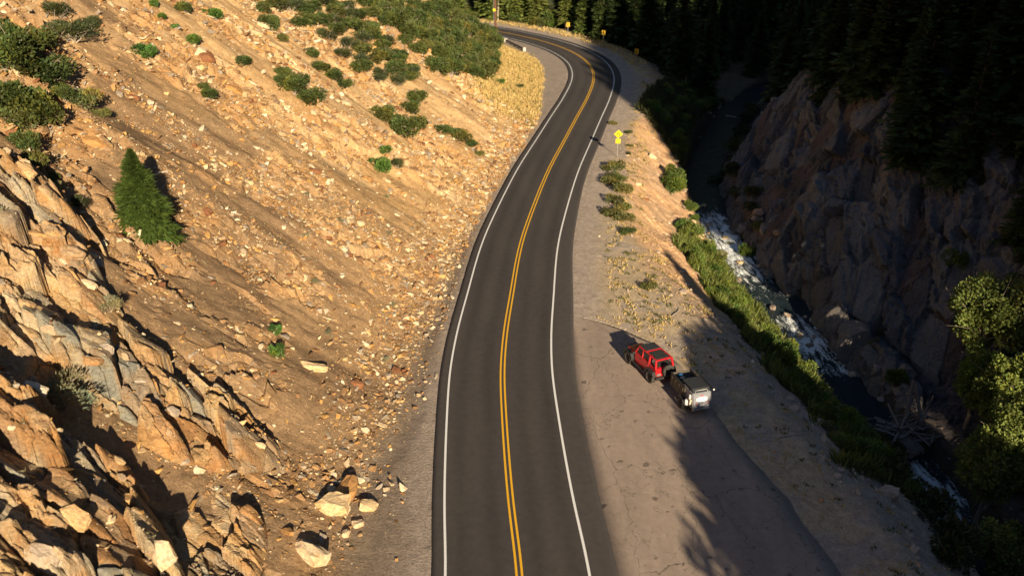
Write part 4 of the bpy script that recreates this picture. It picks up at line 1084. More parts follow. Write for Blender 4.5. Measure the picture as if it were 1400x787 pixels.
# beyond the bend
def acc1(x, y):
    d, sy, dr = free(x, y); return (d > 12.5) & (sy > 125) & (np.abs(dr) > 5) & (vis_top(x, y)) & (terrain(x, y) > -9)
Q, g = poisson([(-75, 205), (-40, 222), (0, 200), (16, 186), (26, 168), (31, 150), (38, 152), (60, 185), (100, 205), (100, 290), (-75, 290)], 5.2, 101, 3000, acc1)
Q = Q[np.argsort(Q[:, 1])][:120]
for x, y in Q:
    lit = x < 14 and y < 232
    if lit and g.uniform() < .45:
        plant('green' if g.uniform() > .5 else 'willow', float(x), float(y), float(g.uniform(5.0, 7.5)), "large sunlit leafy green bush among the conifers beyond the bend", "sunlit leafy bushes beyond the bend", hs=1.0); continue
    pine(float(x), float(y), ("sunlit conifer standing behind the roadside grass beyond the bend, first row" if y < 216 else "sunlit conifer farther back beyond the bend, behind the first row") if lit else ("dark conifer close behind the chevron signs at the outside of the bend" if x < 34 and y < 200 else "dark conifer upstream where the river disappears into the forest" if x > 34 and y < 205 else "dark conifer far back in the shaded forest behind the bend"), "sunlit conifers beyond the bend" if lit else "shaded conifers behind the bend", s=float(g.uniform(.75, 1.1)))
def acc3(x, y):
    d, sy, dr = free(x, y); return (d > 11.5) & (d < 17) & (x < 16) & (y > 185)
Q, g = poisson([(-45, 205), (-10, 195), (16, 183), (20, 195), (0, 222), (-45, 240)], 3.4, 107, 3000, acc3)
for x, y in Q:
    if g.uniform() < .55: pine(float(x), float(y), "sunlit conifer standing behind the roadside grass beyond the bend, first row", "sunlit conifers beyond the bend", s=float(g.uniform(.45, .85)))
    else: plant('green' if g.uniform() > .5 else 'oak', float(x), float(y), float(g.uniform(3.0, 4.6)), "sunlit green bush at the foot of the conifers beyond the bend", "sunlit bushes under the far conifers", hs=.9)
for x, y, w in [(30.3, 117.5, 4.2), (31.5, 113.0, 3.6), (33.5, 121, 3.4)]: plant('dark', x, y, w, "dark shaded bush clinging to the upstream end of the cliff", "dark bushes on the cliff")
# above the cliff and down the right side
def acc2(x, y):
    d, sy, dr = free(x, y); z = terrain(x, y)
    return (dr > np.interp(y, [56, 66, 76, 90, 108, 122, 130], [15, 11.5, 11, 12, 13.5, 12, 9])) & vis_top(x, y)
Q, g = poisson([(40, 56), (100, 56), (150, 215), (60, 215), (40, 150), (38, 120)], 4.1, 103, 6000, acc2)
cz = Q[:, 1]
Q = Q[np.argsort(np.hypot(Q[:, 0], Q[:, 1]))][:175]
for x, y in Q:
    lb = "dark conifer just above the crest of the shaded cliff" if y > 80 and x < 66 else "dark conifer at the right edge on the slope above the leafy trees" if y < 80 else "dark conifer high up and far back above the cliff"
    pine(float(x), float(y), lb, "shaded conifers above the cliff", s=float(g.uniform(.7, 1.05)))
pine(48.5, 97.5, "tall conifer above the cliff whose top catches the sun", None, 3, 1.05)
# the stand beside the camera's right that throws the long shadow over the lay-by (beyond the frame)
SG = np.random.default_rng(105)
for row, (yy0, da) in enumerate([(3, 0), (9, .9), (-5, .5), (-14, 1.3)]):
    for a_ in np.arange(29.5 + da, 51, 1.7):
        yy = yy0 + float(SG.uniform(-2, 2)); xx = (a_ - .284 * yy) / .959
        b_ = np.interp(a_, [20.2, 21.2, 22.4, 24, 27, 30, 35.5, 36.6, 38.5, 44, 52], [9, 11.5, 13.7, 14.4, 15.0, 17, 20.0, 24, 14, 11, 8]) + float(SG.uniform(-1.2, .6))
        top = b_ + .1006 * xx - .3395 * yy; z = float(terrain(np.array([xx]), np.array([yy]))[0]); v = int(SG.integers(0, 3))
        sc = (top - z) / CONH[v]
        if sc > .25: pine(float(xx), float(yy), "conifer in the stand on the near river flat", "conifers on the near river flat", v, sc)
for row, yy0 in enumerate([10, -2, -14, -27, -40]):
    for a_ in np.arange(56.2 + .7 * (row % 2), 78, 2.6):
        yy = yy0 + float(SG.uniform(-3, 3)); xx = (a_ - .284 * yy) / .959
        b_ = np.interp(a_, [56, 58, 60, 63, 66, 70, 76], [48, 52, 54, 57, 60, 64, 66]) + float(SG.uniform(-4, 1))
        top = b_ + .1006 * xx - .3395 * yy; z = float(terrain(np.array([xx]), np.array([yy]))[0]); v = int(SG.integers(0, 4))
        sc = (top - z) / CONH[v]
        if .45 < sc < 1.7: pine(float(xx), float(yy), "conifer on the steep slope right of the river", "conifers on the steep right slope", v, sc)
        elif sc >= 1.7: pine(float(xx), float(yy), "conifer on the steep slope right of the river", "conifers on the steep right slope", v, 1.35)
# ------------------------------------------------------------------ river
def m_water():
    g = NG("river_water"); P = g.pos()
    sep = g.n("ShaderNodeSeparateColor"); g.t.links.new(g.attr(), sep.inputs[0])
    fv = g.n('ShaderNodeCombineXYZ'); g.t.links.new(g.math('MULTIPLY', sep.outputs[1], 13.0), fv.inputs[0]); g.t.links.new(g.math('MULTIPLY', sep.outputs[2], 130.0), fv.inputs[1]); flow = fv.outputs[0]
    n = g.noise(1.0, 6, .68, flow, 1.3); n2 = g.noise(5, 5, .7, P, .8)
    f = g.math('ADD', g.math('MULTIPLY', n, .65), g.math('MULTIPLY', n2, .35))
    foam = g.mr(g.math('ADD', f, g.mr(sep.outputs[0], 0, 1, -.34, .09)), .50, .58)
    c = g.mix(foam, (.020, .032, .040), (.80, .85, .88))
    g.bump(g.math('ADD', g.noise(3.2, 5, .65, P, .6), g.math('MULTIPLY', foam, .5)), .9, .12)
    return g.fin(c, g.mr(foam, 0, 1, .16, .7), .12)
M['water'] = m_water()
RW = resample(RIVER, .22)
RW = RW[(RW[:, 1] > 14) & (RW[:, 0] < 90)]
T = np.gradient(RW, axis=0); T /= np.linalg.norm(T, axis=1)[:, None]; N = np.c_[T[:, 1], -T[:, 0]]
OF = np.arange(-3.3, 3.31, .165)
wx = RW[:, :1] + N[:, :1] * OF; wy = RW[:, 1:] + N[:, 1:] * OF
rap = np.interp(wy, [40, 45, 49, 53, 56, 63, 66, 72, 75, 78, 83, 87, 91, 103, 108, 112], [.3, .9, 1, .9, .1, .1, .8, 1, .9, .6, .7, .9, 1, .95, .6, .38]) * (1 - .5 * (np.abs(OF) / 4) ** 2)
rap = np.where(wx > 33.5, np.where(wy > 100, .38, rap), rap)
wz = -8.85 + .018 * (wy - 76) * (wy < 110) + .018 * 34 * (wy >= 110) + .16 * rap * fbm(wx / .8, wy / .8, 901, 4) + .02 * fbm(wx / .5, wy / .5, 903, 2)
ii = np.arange(wx.size).reshape(wx.shape)
WF = np.stack([ii[:-1, :-1], ii[:-1, 1:], ii[1:, 1:], ii[1:, :-1]], -1).reshape(-1, 4)
tag(obj_np("river_water", np.stack([wx, wy, wz], -1).reshape(-1, 3), WF, M['water'], None, np.c_[np.clip(rap, 0, 1).ravel(), (np.ones((len(RW), 1)) * (OF / 10 + .5)).ravel(), (np.arange(len(RW))[:, None] * .22 / 400 * np.ones((1, len(OF)))).ravel()], True), kind='structure')
def wlevel(y): return -8.85 + .018 * min(y - 76, 34)
g = np.random.default_rng(55)
def along(y, o):
    i = int(np.argmin(np.abs(RW[:, 1] - y))); return RW[i] + N[i] * o
for y in list(g.uniform(84, 108, 30)) + list(g.uniform(63, 79, 16)) + list(g.uniform(44, 56, 10)):
    p = along(y, float(g.normal(0, 2.3))); r_ = float(g.uniform(.25, .75))
    rock(float(p[0]), float(p[1]), r_, "water worn boulder sticking out of the white water", "boulders in the rapids", int(g.integers(0, 12)), float(g.uniform(0, 6.28)), (float(g.normal(0, .2)), 0), ['grey_rock', 'tan_rock', 'bank_rock'][int(g.integers(0, 3))], z=wlevel(y) - .05, cat="boulder", name="boulder")
# big blocks at the cliff foot, catching the last sun
for k in range(46):
    y = float(g.uniform(60, 98)); o = float(g.uniform(2.6, 5.0)); p = along(y, o); r_ = float(g.uniform(.5, 1.4))
    rock(float(p[0]), float(p[1]), r_, "angular grey brown block lying at the foot of the shaded cliff", "blocks at the cliff foot", int(g.integers(0, 12)), float(g.uniform(0, 6.28)), (float(g.normal(0, .4)), float(g.normal(0, .4))), 'grey_rock', sink=.35, cat="boulder", name="boulder", sc=(1.25, .8, 1.1))
for k in range(26):
    y = float(g.uniform(82, 112)); p = along(y, float(g.uniform(-5.6, -3.6)))
    rock(float(p[0]), float(p[1]), float(g.uniform(.25, .7)), "pale boulder along the sunlit near bank of the river", "boulders on the near river bank", int(g.integers(0, 12)), float(g.uniform(0, 6.28)), (0, 0), ['bank_rock', 'pale_rock', 'tan_rock'][k % 3], cat="boulder", name="boulder")
for k in range(34):
    y = float(g.uniform(33, 75)); d_ = float(np.interp(y, [33, 45, 60, 75], [20.5, 18.5, 15, 13])) + float(g.uniform(0, 6))
    rock(d_, y, float(g.uniform(.2, .55)), "grey rock half buried on the shaded embankment below the lay-by", "rocks on the shaded embankment", int(g.integers(0, 12)), float(g.uniform(0, 6.28)), (0, 0), 'bank_rock', sink=.3)

# log jam
M['drift'] = m_bark('dark_driftwood', (.12, .10, .09), (.26, .23, .21))
LJ = thing("log_jam", (31.2, 55.0, -8.4), 0, "tangled pile of weathered driftwood logs jammed against a boulder in the river", "log jam")
for k in range(58):
    a = float(g.normal(.1, .5)) + (1.5 if k % 7 == 0 else 0); L = float(g.uniform(1.2, 3.8)); c = np.array([g.normal(0, .9), g.normal(0, .7), g.uniform(.3, 1.5)])
    dv = np.array([math.cos(a), math.sin(a), float(g.normal(0, .16))]) * L / 2
    P = bent(c - dv, c + dv, 7, .06, g); r_ = float(g.uniform(.06, .17))
    V, F = tubes([(P, np.linspace(r_, r_ * .55, 7))], 7); obj_np("log", V, F, M['drift'], LJ, None, True)
for P, r_ in [(([.2, .6, .6], [.5, 1.4, 4.6]), .22), (([1.4, .3, 1.2], [.6, 1.2, 4.5]), .20), (([1.2, .2, 1.6], [2.0, .8, 3.4]), .12)]:
    V, F = tubes([(bent(P[0], P[1], 7, .05, g), np.linspace(r_, r_ * .6, 7))], 8); obj_np("log", V, F, M['drift'], LJ, None, True)
rock(30.7, 53.4, 1.7, "large boulder under the driftwood in the river", None, 4, .5, (.2, 0), 'grey_rock', z=-8.4, cat="boulder", name="boulder")

# ------------------------------------------------------------------ broadleaf trees by the river, bare trees
def broadleaf(h, r, nleaf, seed, leafm='cotton', barkm='pale_bark', leaf=.30, cb=.45, dens=26):
    g = np.random.default_rng(seed)
    lc = unit(g.normal(0, 1, (dens, 3))) * np.c_[np.full(dens, r * .72), np.full(dens, r * .72), np.full(dens, h * (1 - cb) * .42)] * g.uniform(.45, 1.05, (dens, 1))
    lc[:, 2] += h * (1 + cb) / 2
    lr = g.uniform(.16, .34, dens) * r
    li = g.integers(0, dens, nleaf); n = unit(g.normal(0, 1, (nleaf, 3)) + [0, 0, .2])
    Cn = lc[li] + n * lr[li][:, None] * (g.uniform(.25, 1.1, nleaf) ** .5)[:, None]
    ln = leaf * g.uniform(.6, 1.3, nleaf)
    V, F = kites(Cn, unit(n + g.normal(0, .7, (nleaf, 3))), unit(g.normal(0, 1, (nleaf, 3))), ln, ln * .75)
    tone = np.clip((1 + .2 * g.normal(0, 1, dens))[li] * g.uniform(.75, 1.25, nleaf), .4, 1.6); hue = g.normal(.03, .07, nleaf)
    fol = mesh_np("crown", V, F, M[leafm], np.repeat(np.c_[tone * (1 + hue), tone, tone * (1 - hue)], 4, 0))
    top = np.array([g.normal(0, .4), g.normal(0, .4), h * .8]); tr = bent((0, 0, -.5), top, 9, .09, g)
    V, F = tubes([(tr, np.linspace(h * .02 + .05, .05, 9))], 8); trunk = mesh_np("trunk", V, F, M[barkm], None, True)
    paths = []
    for k in range(dens):
        i = int(np.clip(np.searchsorted(tr[:, 2], lc[k][2] - .12 * h) - 1, 2, 7)); P = bent(tr[i], lc[k], 6, .1, g)
        paths.append((P, np.linspace(.09, .02, 6)))
        for q in range(2): paths.append((bent(P[3], lc[k] + g.normal(0, .5, 3) * lr[k] * 2, 4, .05, g), np.linspace(.03, .008, 4)))
    V, F = tubes(paths, 5); limbs = mesh_np("limbs", V, F, M[barkm], None, True)
    return fol, trunk, limbs
BL = [broadleaf(15, 4.2, 15000, 71, cb=.36, dens=46), broadleaf(13.5, 3.7, 13000, 72, cb=.38, dens=42), broadleaf(9, 2.9, 7500, 73, leafm='willow', cb=.25, dens=30)]
def leafy(v, x, y, s, label, group=None, rz=0):
    z = float(terrain(np.array([x]), np.array([y]))[0])
    t = thing("cottonwood_tree", (x, y, z), rz, label, "tree", group); t.scale = (s, s, s)
    for nm, me in zip(("crown", "trunk", "limb"), BL[v]): link(nm, me, t)
leafy(0, 38.4, 59.6, .84, "pale barked riverside cottonwood with a sunlit crown above the log jam")
leafy(1, 42.2, 57.0, 1.0, "cottonwood with a sunlit yellow green crown right of the first sunlit cottonwood", rz=2)
leafy(0, 42.5, 53.5, .8, "cottonwood at the right edge with a sunlit crown", rz=4)
leafy(1, 32.2, 45.4, .68, "shaded cottonwood with a pale bare trunk at the lower right, left one", rz=1)
leafy(1, 33.6, 46.6, .7, "shaded cottonwood with a pale bare trunk at the lower right, middle one", rz=3)
leafy(1, 36.0, 45.0, .72, "shaded cottonwood with a pale bare trunk at the lower right edge", rz=5)
for row, (yy0, a0, st, db) in enumerate([(1, 24.6, 2.1, 0), (7, 25.6, 2.1, .2), (-6, 24.2, 2.6, -3.2), (4, 24.2, 2.0, -4.5), (11, 26.5, 2.0, -3.5), (-12, 25.2, 2.2, -.4)]):
    for a_ in np.arange(a0, 32, st):
        b_ = float(np.interp(a_, [22, 24, 25, 27, 30, 32], [12.8, 13.9, 14.4, 16.4, 18.0, 18.8])) + float(g.uniform(-.3, .4)) + db
        yy = yy0 + float(g.uniform(-1, 1)); xx = (a_ - .284 * yy) / .959; z_ = float(terrain(np.array([xx]), np.array([yy]))[0]); top = b_ + .1006 * xx - .3395 * yy
        leafy(row % 2, float(xx), yy, float((top - z_) / (15 if row % 2 == 0 else 13.5)), "broadleaf tree in the stand on the near river flat", "broadleaf trees on the near river flat", rz=a_)
leafy(2, 30.6, 39.6, .7, "dark leafy tree in the shade at the lower right")
leafy(2, 34.5, 40.5, .9, "dark leafy tree in the shade at the lower right corner", rz=1)
leafy(2, 36.8, 53.4, .95, "shaded leafy tree below the sunlit cottonwood crowns", rz=2.2)
leafy(2, 40.2, 50.5, 1.0, "shaded leafy tree at the right edge below the sunlit crowns", rz=4.2)
leafy(2, 38.5, 52.0, .95, "shaded leafy tree behind the cottonwoods on the far bank", rz=3)
leafy(2, 36.6, 56.0, .8, "shaded small tree on the far bank above the log jam", rz=5)
for x, y in [(26.4, 47.5), (27.0, 44.2), (26.2, 41.0), (27.5, 50.5), (24.6, 43.8), (25.5, 38.5), (28.2, 37), (24.8, 35.6), (34.2, 50.5), (35.8, 49.2), (33.8, 42.4), (37, 47)]:
    plant('dark', x, y, float(g.uniform(2.2, 3.4)), "dark undergrowth bush in the shaded lower right corner", "undergrowth in the lower right corner")
def bare(h, seed, x, y, label):
    g = np.random.default_rng(seed); tr = bent((0, 0, -.3), (g.normal(0, .3), 0, h), 9, .08, g)
    t = thing("dead_tree", (x, y, float(terrain(np.array([x]), np.array([y]))[0])), 0, label, "dead tree")
    V, F = tubes([(tr, np.linspace(.26, .05, 9))], 7); obj_np("trunk", V, F, M['twig'], t, None, True)
    P = []
    for k in range(16):
        i = 3 + k % 6; a = g.uniform(0, 6.28); L = g.uniform(1.2, 3.2)
        P.append((bent(tr[i], tr[i] + np.array([math.cos(a) * L, math.sin(a) * L, L * g.uniform(.3, 1.1)]), 5, .08, g), np.linspace(.07, .015, 5)))
    V, F = tubes(P, 5); obj_np("branches", V, F, M['twig'], t, None, True)
bare(15, 5, 19.9, 190.5, "pale leafless dead tree standing in front of the dark forest behind the bend")
bare(13, 6, -3.5, 214, "pale leafless trunk among the sunlit conifers beyond the bend")
bare(12, 8, 33.0, 160, "thin pale bare tree in the shade upstream")

# ------------------------------------------------------------------ modelling helpers for made things
def box(name, c, s, mat, parent, bev=.0, rot=None, seg=2, taper=None):
    bm = bmesh.new(); bmesh.ops.create_cube(bm, size=1)
    for v in bm.verts:
        v.co = Vector((v.co.x * s[0], v.co.y * s[1], v.co.z * s[2]))
        if taper and v.co.z > 0: v.co.x *= taper[0]; v.co.y = v.co.y * taper[1]
    if bev: bmesh.ops.bevel(bm, geom=bm.edges[:], offset=bev, segments=seg, profile=.5, affect='EDGES')
    if rot: bmesh.ops.rotate(bm, verts=bm.verts, matrix=Matrix.Rotation(rot[1], 3, rot[0]))
    bmesh.ops.translate(bm, verts=bm.verts, vec=c)
    me = bpy.data.meshes.new(name); bm.to_mesh(me); bm.free(); me.materials.append(M[mat])
    return link(name, me, parent)
def cyl(name, c, r, L, mat, parent, axis='x', n=24, bev=.0, r2=None):
    bm = bmesh.new(); bmesh.ops.create_cone(bm, cap_ends=True, segments=n, radius1=r, radius2=r if r2 is None else r2, depth=L)
    if bev: bmesh.ops.bevel(bm, geom=[e for e in bm.edges if e.is_boundary or len(e.link_faces) == 2 and any(len(f.verts) > 4 for f in e.link_faces)], offset=bev, segments=2, affect='EDGES')
    if axis == 'x': bmesh.ops.rotate(bm, verts=bm.verts, matrix=Matrix.Rotation(math.pi / 2, 3, 'Y'))
    if axis == 'y': bmesh.ops.rotate(bm, verts=bm.verts, matrix=Matrix.Rotation(math.pi / 2, 3, 'X'))
    bmesh.ops.translate(bm, verts=bm.verts, vec=c)
    me = bpy.data.meshes.new(name); bm.to_mesh(me); bm.free(); me.materials.append(M[mat])
    return link(name, me, parent)
def prism(name, prof, x0, x1, mat, parent, bev=.0, axis='x', x1s=None):
    """profile in (y, z) swept along x (or (x, z) along y when axis='y', (x, y) along z when axis='z')."""
    bm = bmesh.new()
    def P(p, w): return (w, p[0], p[1]) if axis == 'x' else ((p[0], w, p[1]) if axis == 'y' else (p[0], p[1], w))
    a = [bm.verts.new(P(p, x0)) for p in prof]; b = [bm.verts.new(P(p, x1)) for p in prof]
    bm.faces.new(a); bm.faces.new(b[::-1]); n = len(prof)
    for i in range(n): bm.faces.new((a[i], b[i], b[(i + 1) % n], a[(i + 1) % n]))
    bmesh.ops.recalc_face_normals(bm, faces=bm.faces)
    if bev: bmesh.ops.bevel(bm, geom=bm.edges[:], offset=bev, segments=2, profile=.5, affect='EDGES')
    me = bpy.data.meshes.new(name); bm.to_mesh(me); bm.free(); me.materials.append(M[mat])
    return link(name, me, parent)
def pipe(name, pts, r, mat, parent, n=8):
    V, F = tubes([(np.array(pts, float), np.full(len(pts), r))], n); return obj_np(name, V, F, M[mat], parent, None, True)
def lathe(name, prof, c, mat, parent, n=32):
    """profile (x along axle, radius) closed ring about the x axis."""
    V = []; 
    for x, r in prof:
        for k in range(n): a = 2 * math.pi * k / n; V.append((c[0] + x, c[1] + r * math.cos(a), c[2] + r * math.sin(a)))
    m = len(prof); F = [(i * n + k, i * n + (k + 1) % n, ((i + 1) % m) * n + (k + 1) % n, ((i + 1) % m) * n + k) for i in range(m) for k in range(n)]
    return obj_np(name, V, F, M[mat], parent, None, True)
def wheel(c, R, W, side, parent, name="wheel"):
    t = lathe(name, [(-W / 2, R * .62), (-W / 2, R * .93), (-W * .38, R), (W * .38, R), (W / 2, R * .93), (W / 2, R * .62)], c, 'rubber', parent)
    V, F = [], []
    for k in range(26):
        for sx in (-1, 1):
            a = 2 * math.pi * (k + .5 * (sx > 0)) / 26; b = 2 * math.pi / 26 * .28
            o = len(V)
            for (xx, rr, aa) in ((0.02, R * .99, -b), (.02, R * .99, b), (W * .49, R * .97, b), (W * .49, R * .97, -b), (.02, R * 1.03, -b), (.02, R * 1.03, b), (W * .5, R * .99, b), (W * .5, R * .99, -b)):
                V.append((c[0] + sx * xx, c[1] + rr * math.cos(a + aa), c[2] + rr * math.sin(a + aa)))
            F += [(o + 4, o + 5, o + 6, o + 7), (o, o + 1, o + 5, o + 4), (o + 1, o + 2, o + 6, o + 5), (o + 2, o + 3, o + 7, o + 6), (o + 3, o, o + 4, o + 7)]
    obj_np("tread", V, F, M['rubber'], t)
    lathe("rim", [(-W * .4, R * .60), (-W * .4, R * .64), (W * .4, R * .64), (W * .4, R * .60), (side * W * .22, R * .5), (side * W * .20, .02), (side * W * .1, .02), (side * W * .1, R * .5)], c, 'rim', t, 24)
    cyl("hub_cap", (c[0] + side * W * .26, c[1], c[2]), R * .16, .05, 'black', t)
    return t

# ------------------------------------------------------------------ red off-road car; y forward, x right, origin on the ground between the axles
CAR_A = math.atan2(-1.10, 2.43)                                                # heading from +Y, to the left
car = thing("red_car", (9.85, 51.85, .035), -CAR_A, "red four door off road car with black roof panels and rear spare wheel", "car")
WB = 1.475; TR = .80; R_ = .46
car.scale = (1.0, .97, 1.0)
for y in (-WB, WB):
    for sx in (-1, 1): wheel((sx * TR, y, R_), R_, .32, sx, car)
prism("body", [(-1.98, .62), (-1.98, 1.22), (-1.9, 1.26), (.78, 1.26), (.84, 1.20), (.84, .62), (.6, .52), (-1.0, .52)], -.74, .74, 'red', car, .03)
prism("bonnet", [(.82, .70), (.82, 1.22), (1.5, 1.17), (2.02, 1.08), (2.07, .98), (2.07, .70)], -.60, .60, 'red', car, .035)
prism("bonnet_scoop", [(1.05, 1.19), (1.1, 1.235), (1.55, 1.20), (1.62, 1.16)], -.22, .22, 'black', car, .01)
prism("grille", [(2.06, .68), (2.06, 1.05), (2.11, 1.03), (2.13, .68)], -.60, .60, 'black', car, .012)
for i in range(7): box("grille_slot", ((i - 3) * .105, 2.135, .87), (.055, .02, .24), 'interior', car)
for sx in (-1, 1):
    cyl("headlight", (sx * .47, 2.12, .90), .095, .06, 'white', car, 'y')
    f = prism("fender", [(WB - .62, .58), (WB - .60, .78), (WB - .42, 1.02), (WB + .42, 1.02), (WB + .58, .84), (WB + .60, .66), (WB + .52, .62), (WB + .40, .86), (WB + .30, .94), (WB - .30, .94), (WB - .48, .74)], sx * .56, sx * .98, 'black', car, .02)
    f = prism("fender", [(-WB - .56, .62), (-WB - .5, .86), (-WB - .38, 1.02), (-WB + .42, 1.02), (-WB + .60, .80), (-WB + .62, .58), (-WB + .5, .66), (-WB + .32, .94), (-WB - .30, .94), (-WB - .46, .66)], sx * .70, sx * .98, 'black', car, .02)
    prism("inner_wing", [(WB - .62, .66), (WB - .6, 1.06), (WB + .52, .98), (WB + .55, .68)], sx * .58, sx * .70, 'red', car, .02)
    box("side_step", (sx * .90, 0, .50), (.16, 1.62, .07), 'black', car, .02)
    # doors: lower panels with proud shut lines, windows framed in red
    for nm, y0, y1 in (("front_door", -.10, .72), ("rear_door", -.98, -.14)):
        d = box(nm, (sx * .752, (y0 + y1) / 2, .93), (.03, y1 - y0, .60), 'red', car, .012)
        box("door_handle", (sx * .775, y0 + .12, 1.12), (.03, .13, .035), 'black', d, .006)
        for zz in (.8, 1.1): box("hinge", (sx * .772, y1 - .02, zz), (.025, .08, .05), 'red', d, .004)
    # roof side rails and pillars (upper body leans in)
    top = .60; zt = 1.82
    for nm, (ya, yb) in {"windshield_pillar": (.80, .48), "door_pillar": (-.12, -.12), "rear_pillar": (-1.02, -1.02), "tail_pillar": (-1.90, -1.76)}.items():
        w = .055 if 'wind' in nm or 'door' in nm else .085
        pipe(nm, [(sx * .71, ya, 1.24), (sx * (top + .03), yb, zt)], w, 'red' if nm != 'door_pillar' else 'red', car, 6)
    box("roof_rail", (sx * top, -.64, zt + .02), (.11, 2.30, .09), 'red', car, .025)
    box("beltline", (sx * .72, -.6, 1.275), (.07, 2.7, .05), 'red', car, .015)
    prism("front_window", [(-.08, 1.27), (-.08, 1.78), (.50, 1.78), (.76, 1.27)], sx * .655, sx * .665, 'glass', car)
    prism("rear_door_window", [(-.97, 1.27), (-.97, 1.78), (-.16, 1.78), (-.16, 1.27)], sx * .655, sx * .665, 'glass', car)
    box("mirror", (sx * .92, .66, 1.30), (.20, .10, .17), 'black', car, .03)
    box("tail_light", (sx * .66, -2.01, 1.06), (.13, .06, .22), 'redlight', car, .015)
    box("seat", (sx * .34, .12, 1.12), (.46, .46, .20), 'interior', car, .05)
    box("seat_back", (sx * .34, -.12, 1.42), (.44, .14, .56), 'interior', car, .05)
box("rear_bench", (0, -.95, 1.38), (1.2, .16, .5), 'interior', car, .05)
box("cabin_floor", (0, -.5, 1.272), (1.36, 2.5, .01), 'interior', car)
box("header", (0, .50, zt + .015), (1.22, .12, .10), 'red', car, .03)
box("crossbar", (0, -.42, zt + .045), (1.22, .16, .06), 'red', car, .02)
box("crossbar", (0, -1.04, zt + .025), (1.22, .10, .06), 'red', car, .02)
box("crossbar", (0, -1.76, zt + .02), (1.26, .16, .10), 'red', car, .03)
box("front_roof_panel", (0, .05, zt + .085), (1.16, .86, .05), 'blackcloth', car, .02)
p = box("rear_roof_panel", (0, -1.12, zt + .055), (1.02, 1.08, .03), 'glass', car, .012)
for i in range(5): box("slat", (0, -1.55 + i * .22, zt + .078), (.98, .05, .02), 'black', p, .006)
prism("windshield", [(.80, 1.26), (.52, 1.80), (.53, 1.81), (.81, 1.27)], -.62, .62, 'glass', car)
box("cowl", (0, .82, 1.245), (1.36, .14, .04), 'black', car, .01)
box("tailgate", (0, -1.995, .94), (1.10, .05, .56), 'red', car, .02)
box("rear_bumper", (0, -2.14, .60), (1.62, .22, .20), 'black', car, .04)
box("front_bumper", (0, 2.26, .62), (1.5, .22, .2), 'black', car, .05)
pipe("bull_bar", [(-.35, 2.30, .70), (-.30, 2.34, .98), (.30, 2.34, .98), (.35, 2.30, .70)], .03, 'black', car)
box("number_plate", (-.52, -2.045, .82), (.32, .02, .16), 'steel', car, .004)
sp = lathe("spare_wheel", [(-.15, .27), (-.15, .42), (-.11, .46), (.11, .46), (.15, .42), (.15, .27)], (0, 0, 0), 'rubber', car)
sp.rotation_euler = (0, 0, math.pi / 2); sp.location = (.12, -2.24, 1.12)
lathe("rim", [(-.1, .02), (-.1, .27), (.1, .27), (.1, .02)], (0, 0, 0), 'black', sp, 24)
pipe("roll_bar", [(-.56, -1.02, 1.26), (-.50, -1.02, 1.74), (.50, -1.02, 1.74), (.56, -1.02, 1.26)], .035, 'black', car)

# ------------------------------------------------------------------ camping trailer
TA = math.radians(17)
trl = thing("camping_trailer", (12.05, 47.55, .035), TA, "grey camping trailer with dark side box and silver rear panel behind the red car", "trailer")
R2 = .38
for sx in (-1, 1): wheel((sx * .86, -.25, R2), R2, .26, sx, trl)
box("chassis", (0, .1, .52), (1.2, 3.0, .12), 'black', trl, .02)
pipe("drawbar", [(-.45, 1.4, .50), (0, 2.55, .52)], .05, 'black', trl); pipe("drawbar", [(.45, 1.4, .50), (0, 2.55, .52)], .05, 'black', trl)
# open topped gear box at the front
gb = box("gear_box_floor", (0, .85, .72), (1.36, 1.7, .3), 'cargo', trl, .02)
for sx in (-1, 1):
    w = box("gear_box_side", (sx * .70, .70, 1.10), (.07, 2.0, .92), 'cargo', trl, .012)
    for i in range(4): box("side_rib", (sx * .745, -.05 + i * .5, 1.06), (.035, .07, .74), 'cargo', w, .008)
    box("top_rail", (sx * .70, .70, 1.585), (.10, 2.04, .05), 'black', w, .012)
box("gear_box_front", (0, 1.68, 1.10), (1.36, .06, .92), 'cargo', trl, .012)
box("tonneau", (0, 1.15, 1.40), (1.30, .96, .10), 'blackcloth', trl, .04)
box("cooler", (-.18, 1.36, 1.49), (.26, .2, .12), 'blue', trl, .03)
box("bag", (-.22, 1.0, 1.48), (.3, .22, .12), 'tan_gear', trl, .05)
# folded roof tent over the rear body
prism("rear_body", [(-1.42, .52), (-1.20, 1.62), (-.1, 1.66), (.3, 1.5), (.3, .52)], -.66, .66, 'silver', trl, .03)
prism("rear_hatch", [(-1.455, .64), (-1.425, .64), (-1.225, 1.58), (-1.26, 1.58)], -.60, .60, 'silver', trl, .008)
V_, nseg = [], 40
for k in range(nseg):
    a = 2 * math.pi * k / nseg; x = .40 * math.copysign(abs(math.cos(a)) ** .55, math.cos(a)); w = .15 * math.copysign(abs(math.sin(a)) ** .7, math.sin(a))
    V_.append((x, 1.20 + w))
hy = lambda z: -1.455 + (z - .64) * (.195 / .94) - .008
bm = bmesh.new(); a_ = [bm.verts.new((x, hy(z), z)) for x, z in V_]; b_ = [bm.verts.new((x, hy(z) + .012, z)) for x, z in V_]
bm.faces.new(a_); bm.faces.new(b_[::-1])
for i in range(nseg): bm.faces.new((a_[i], b_[i], b_[(i + 1) % nseg], a_[(i + 1) % nseg]))
me = bpy.data.meshes.new("white_rear_oval"); bm.to_mesh(me); bm.free(); me.materials.append(M['white']); link("white_rear_oval", me, trl)  # flat opaque oval on the rear hatch, plain white paint
prism("red_emblem", [(-.13, 1.455), (-.05, 1.485), (.05, 1.485), (.13, 1.455), (.05, 1.435), (-.05, 1.435)], hy(1.45) - .004, hy(1.45) + .01, 'redlight', trl, axis='y')
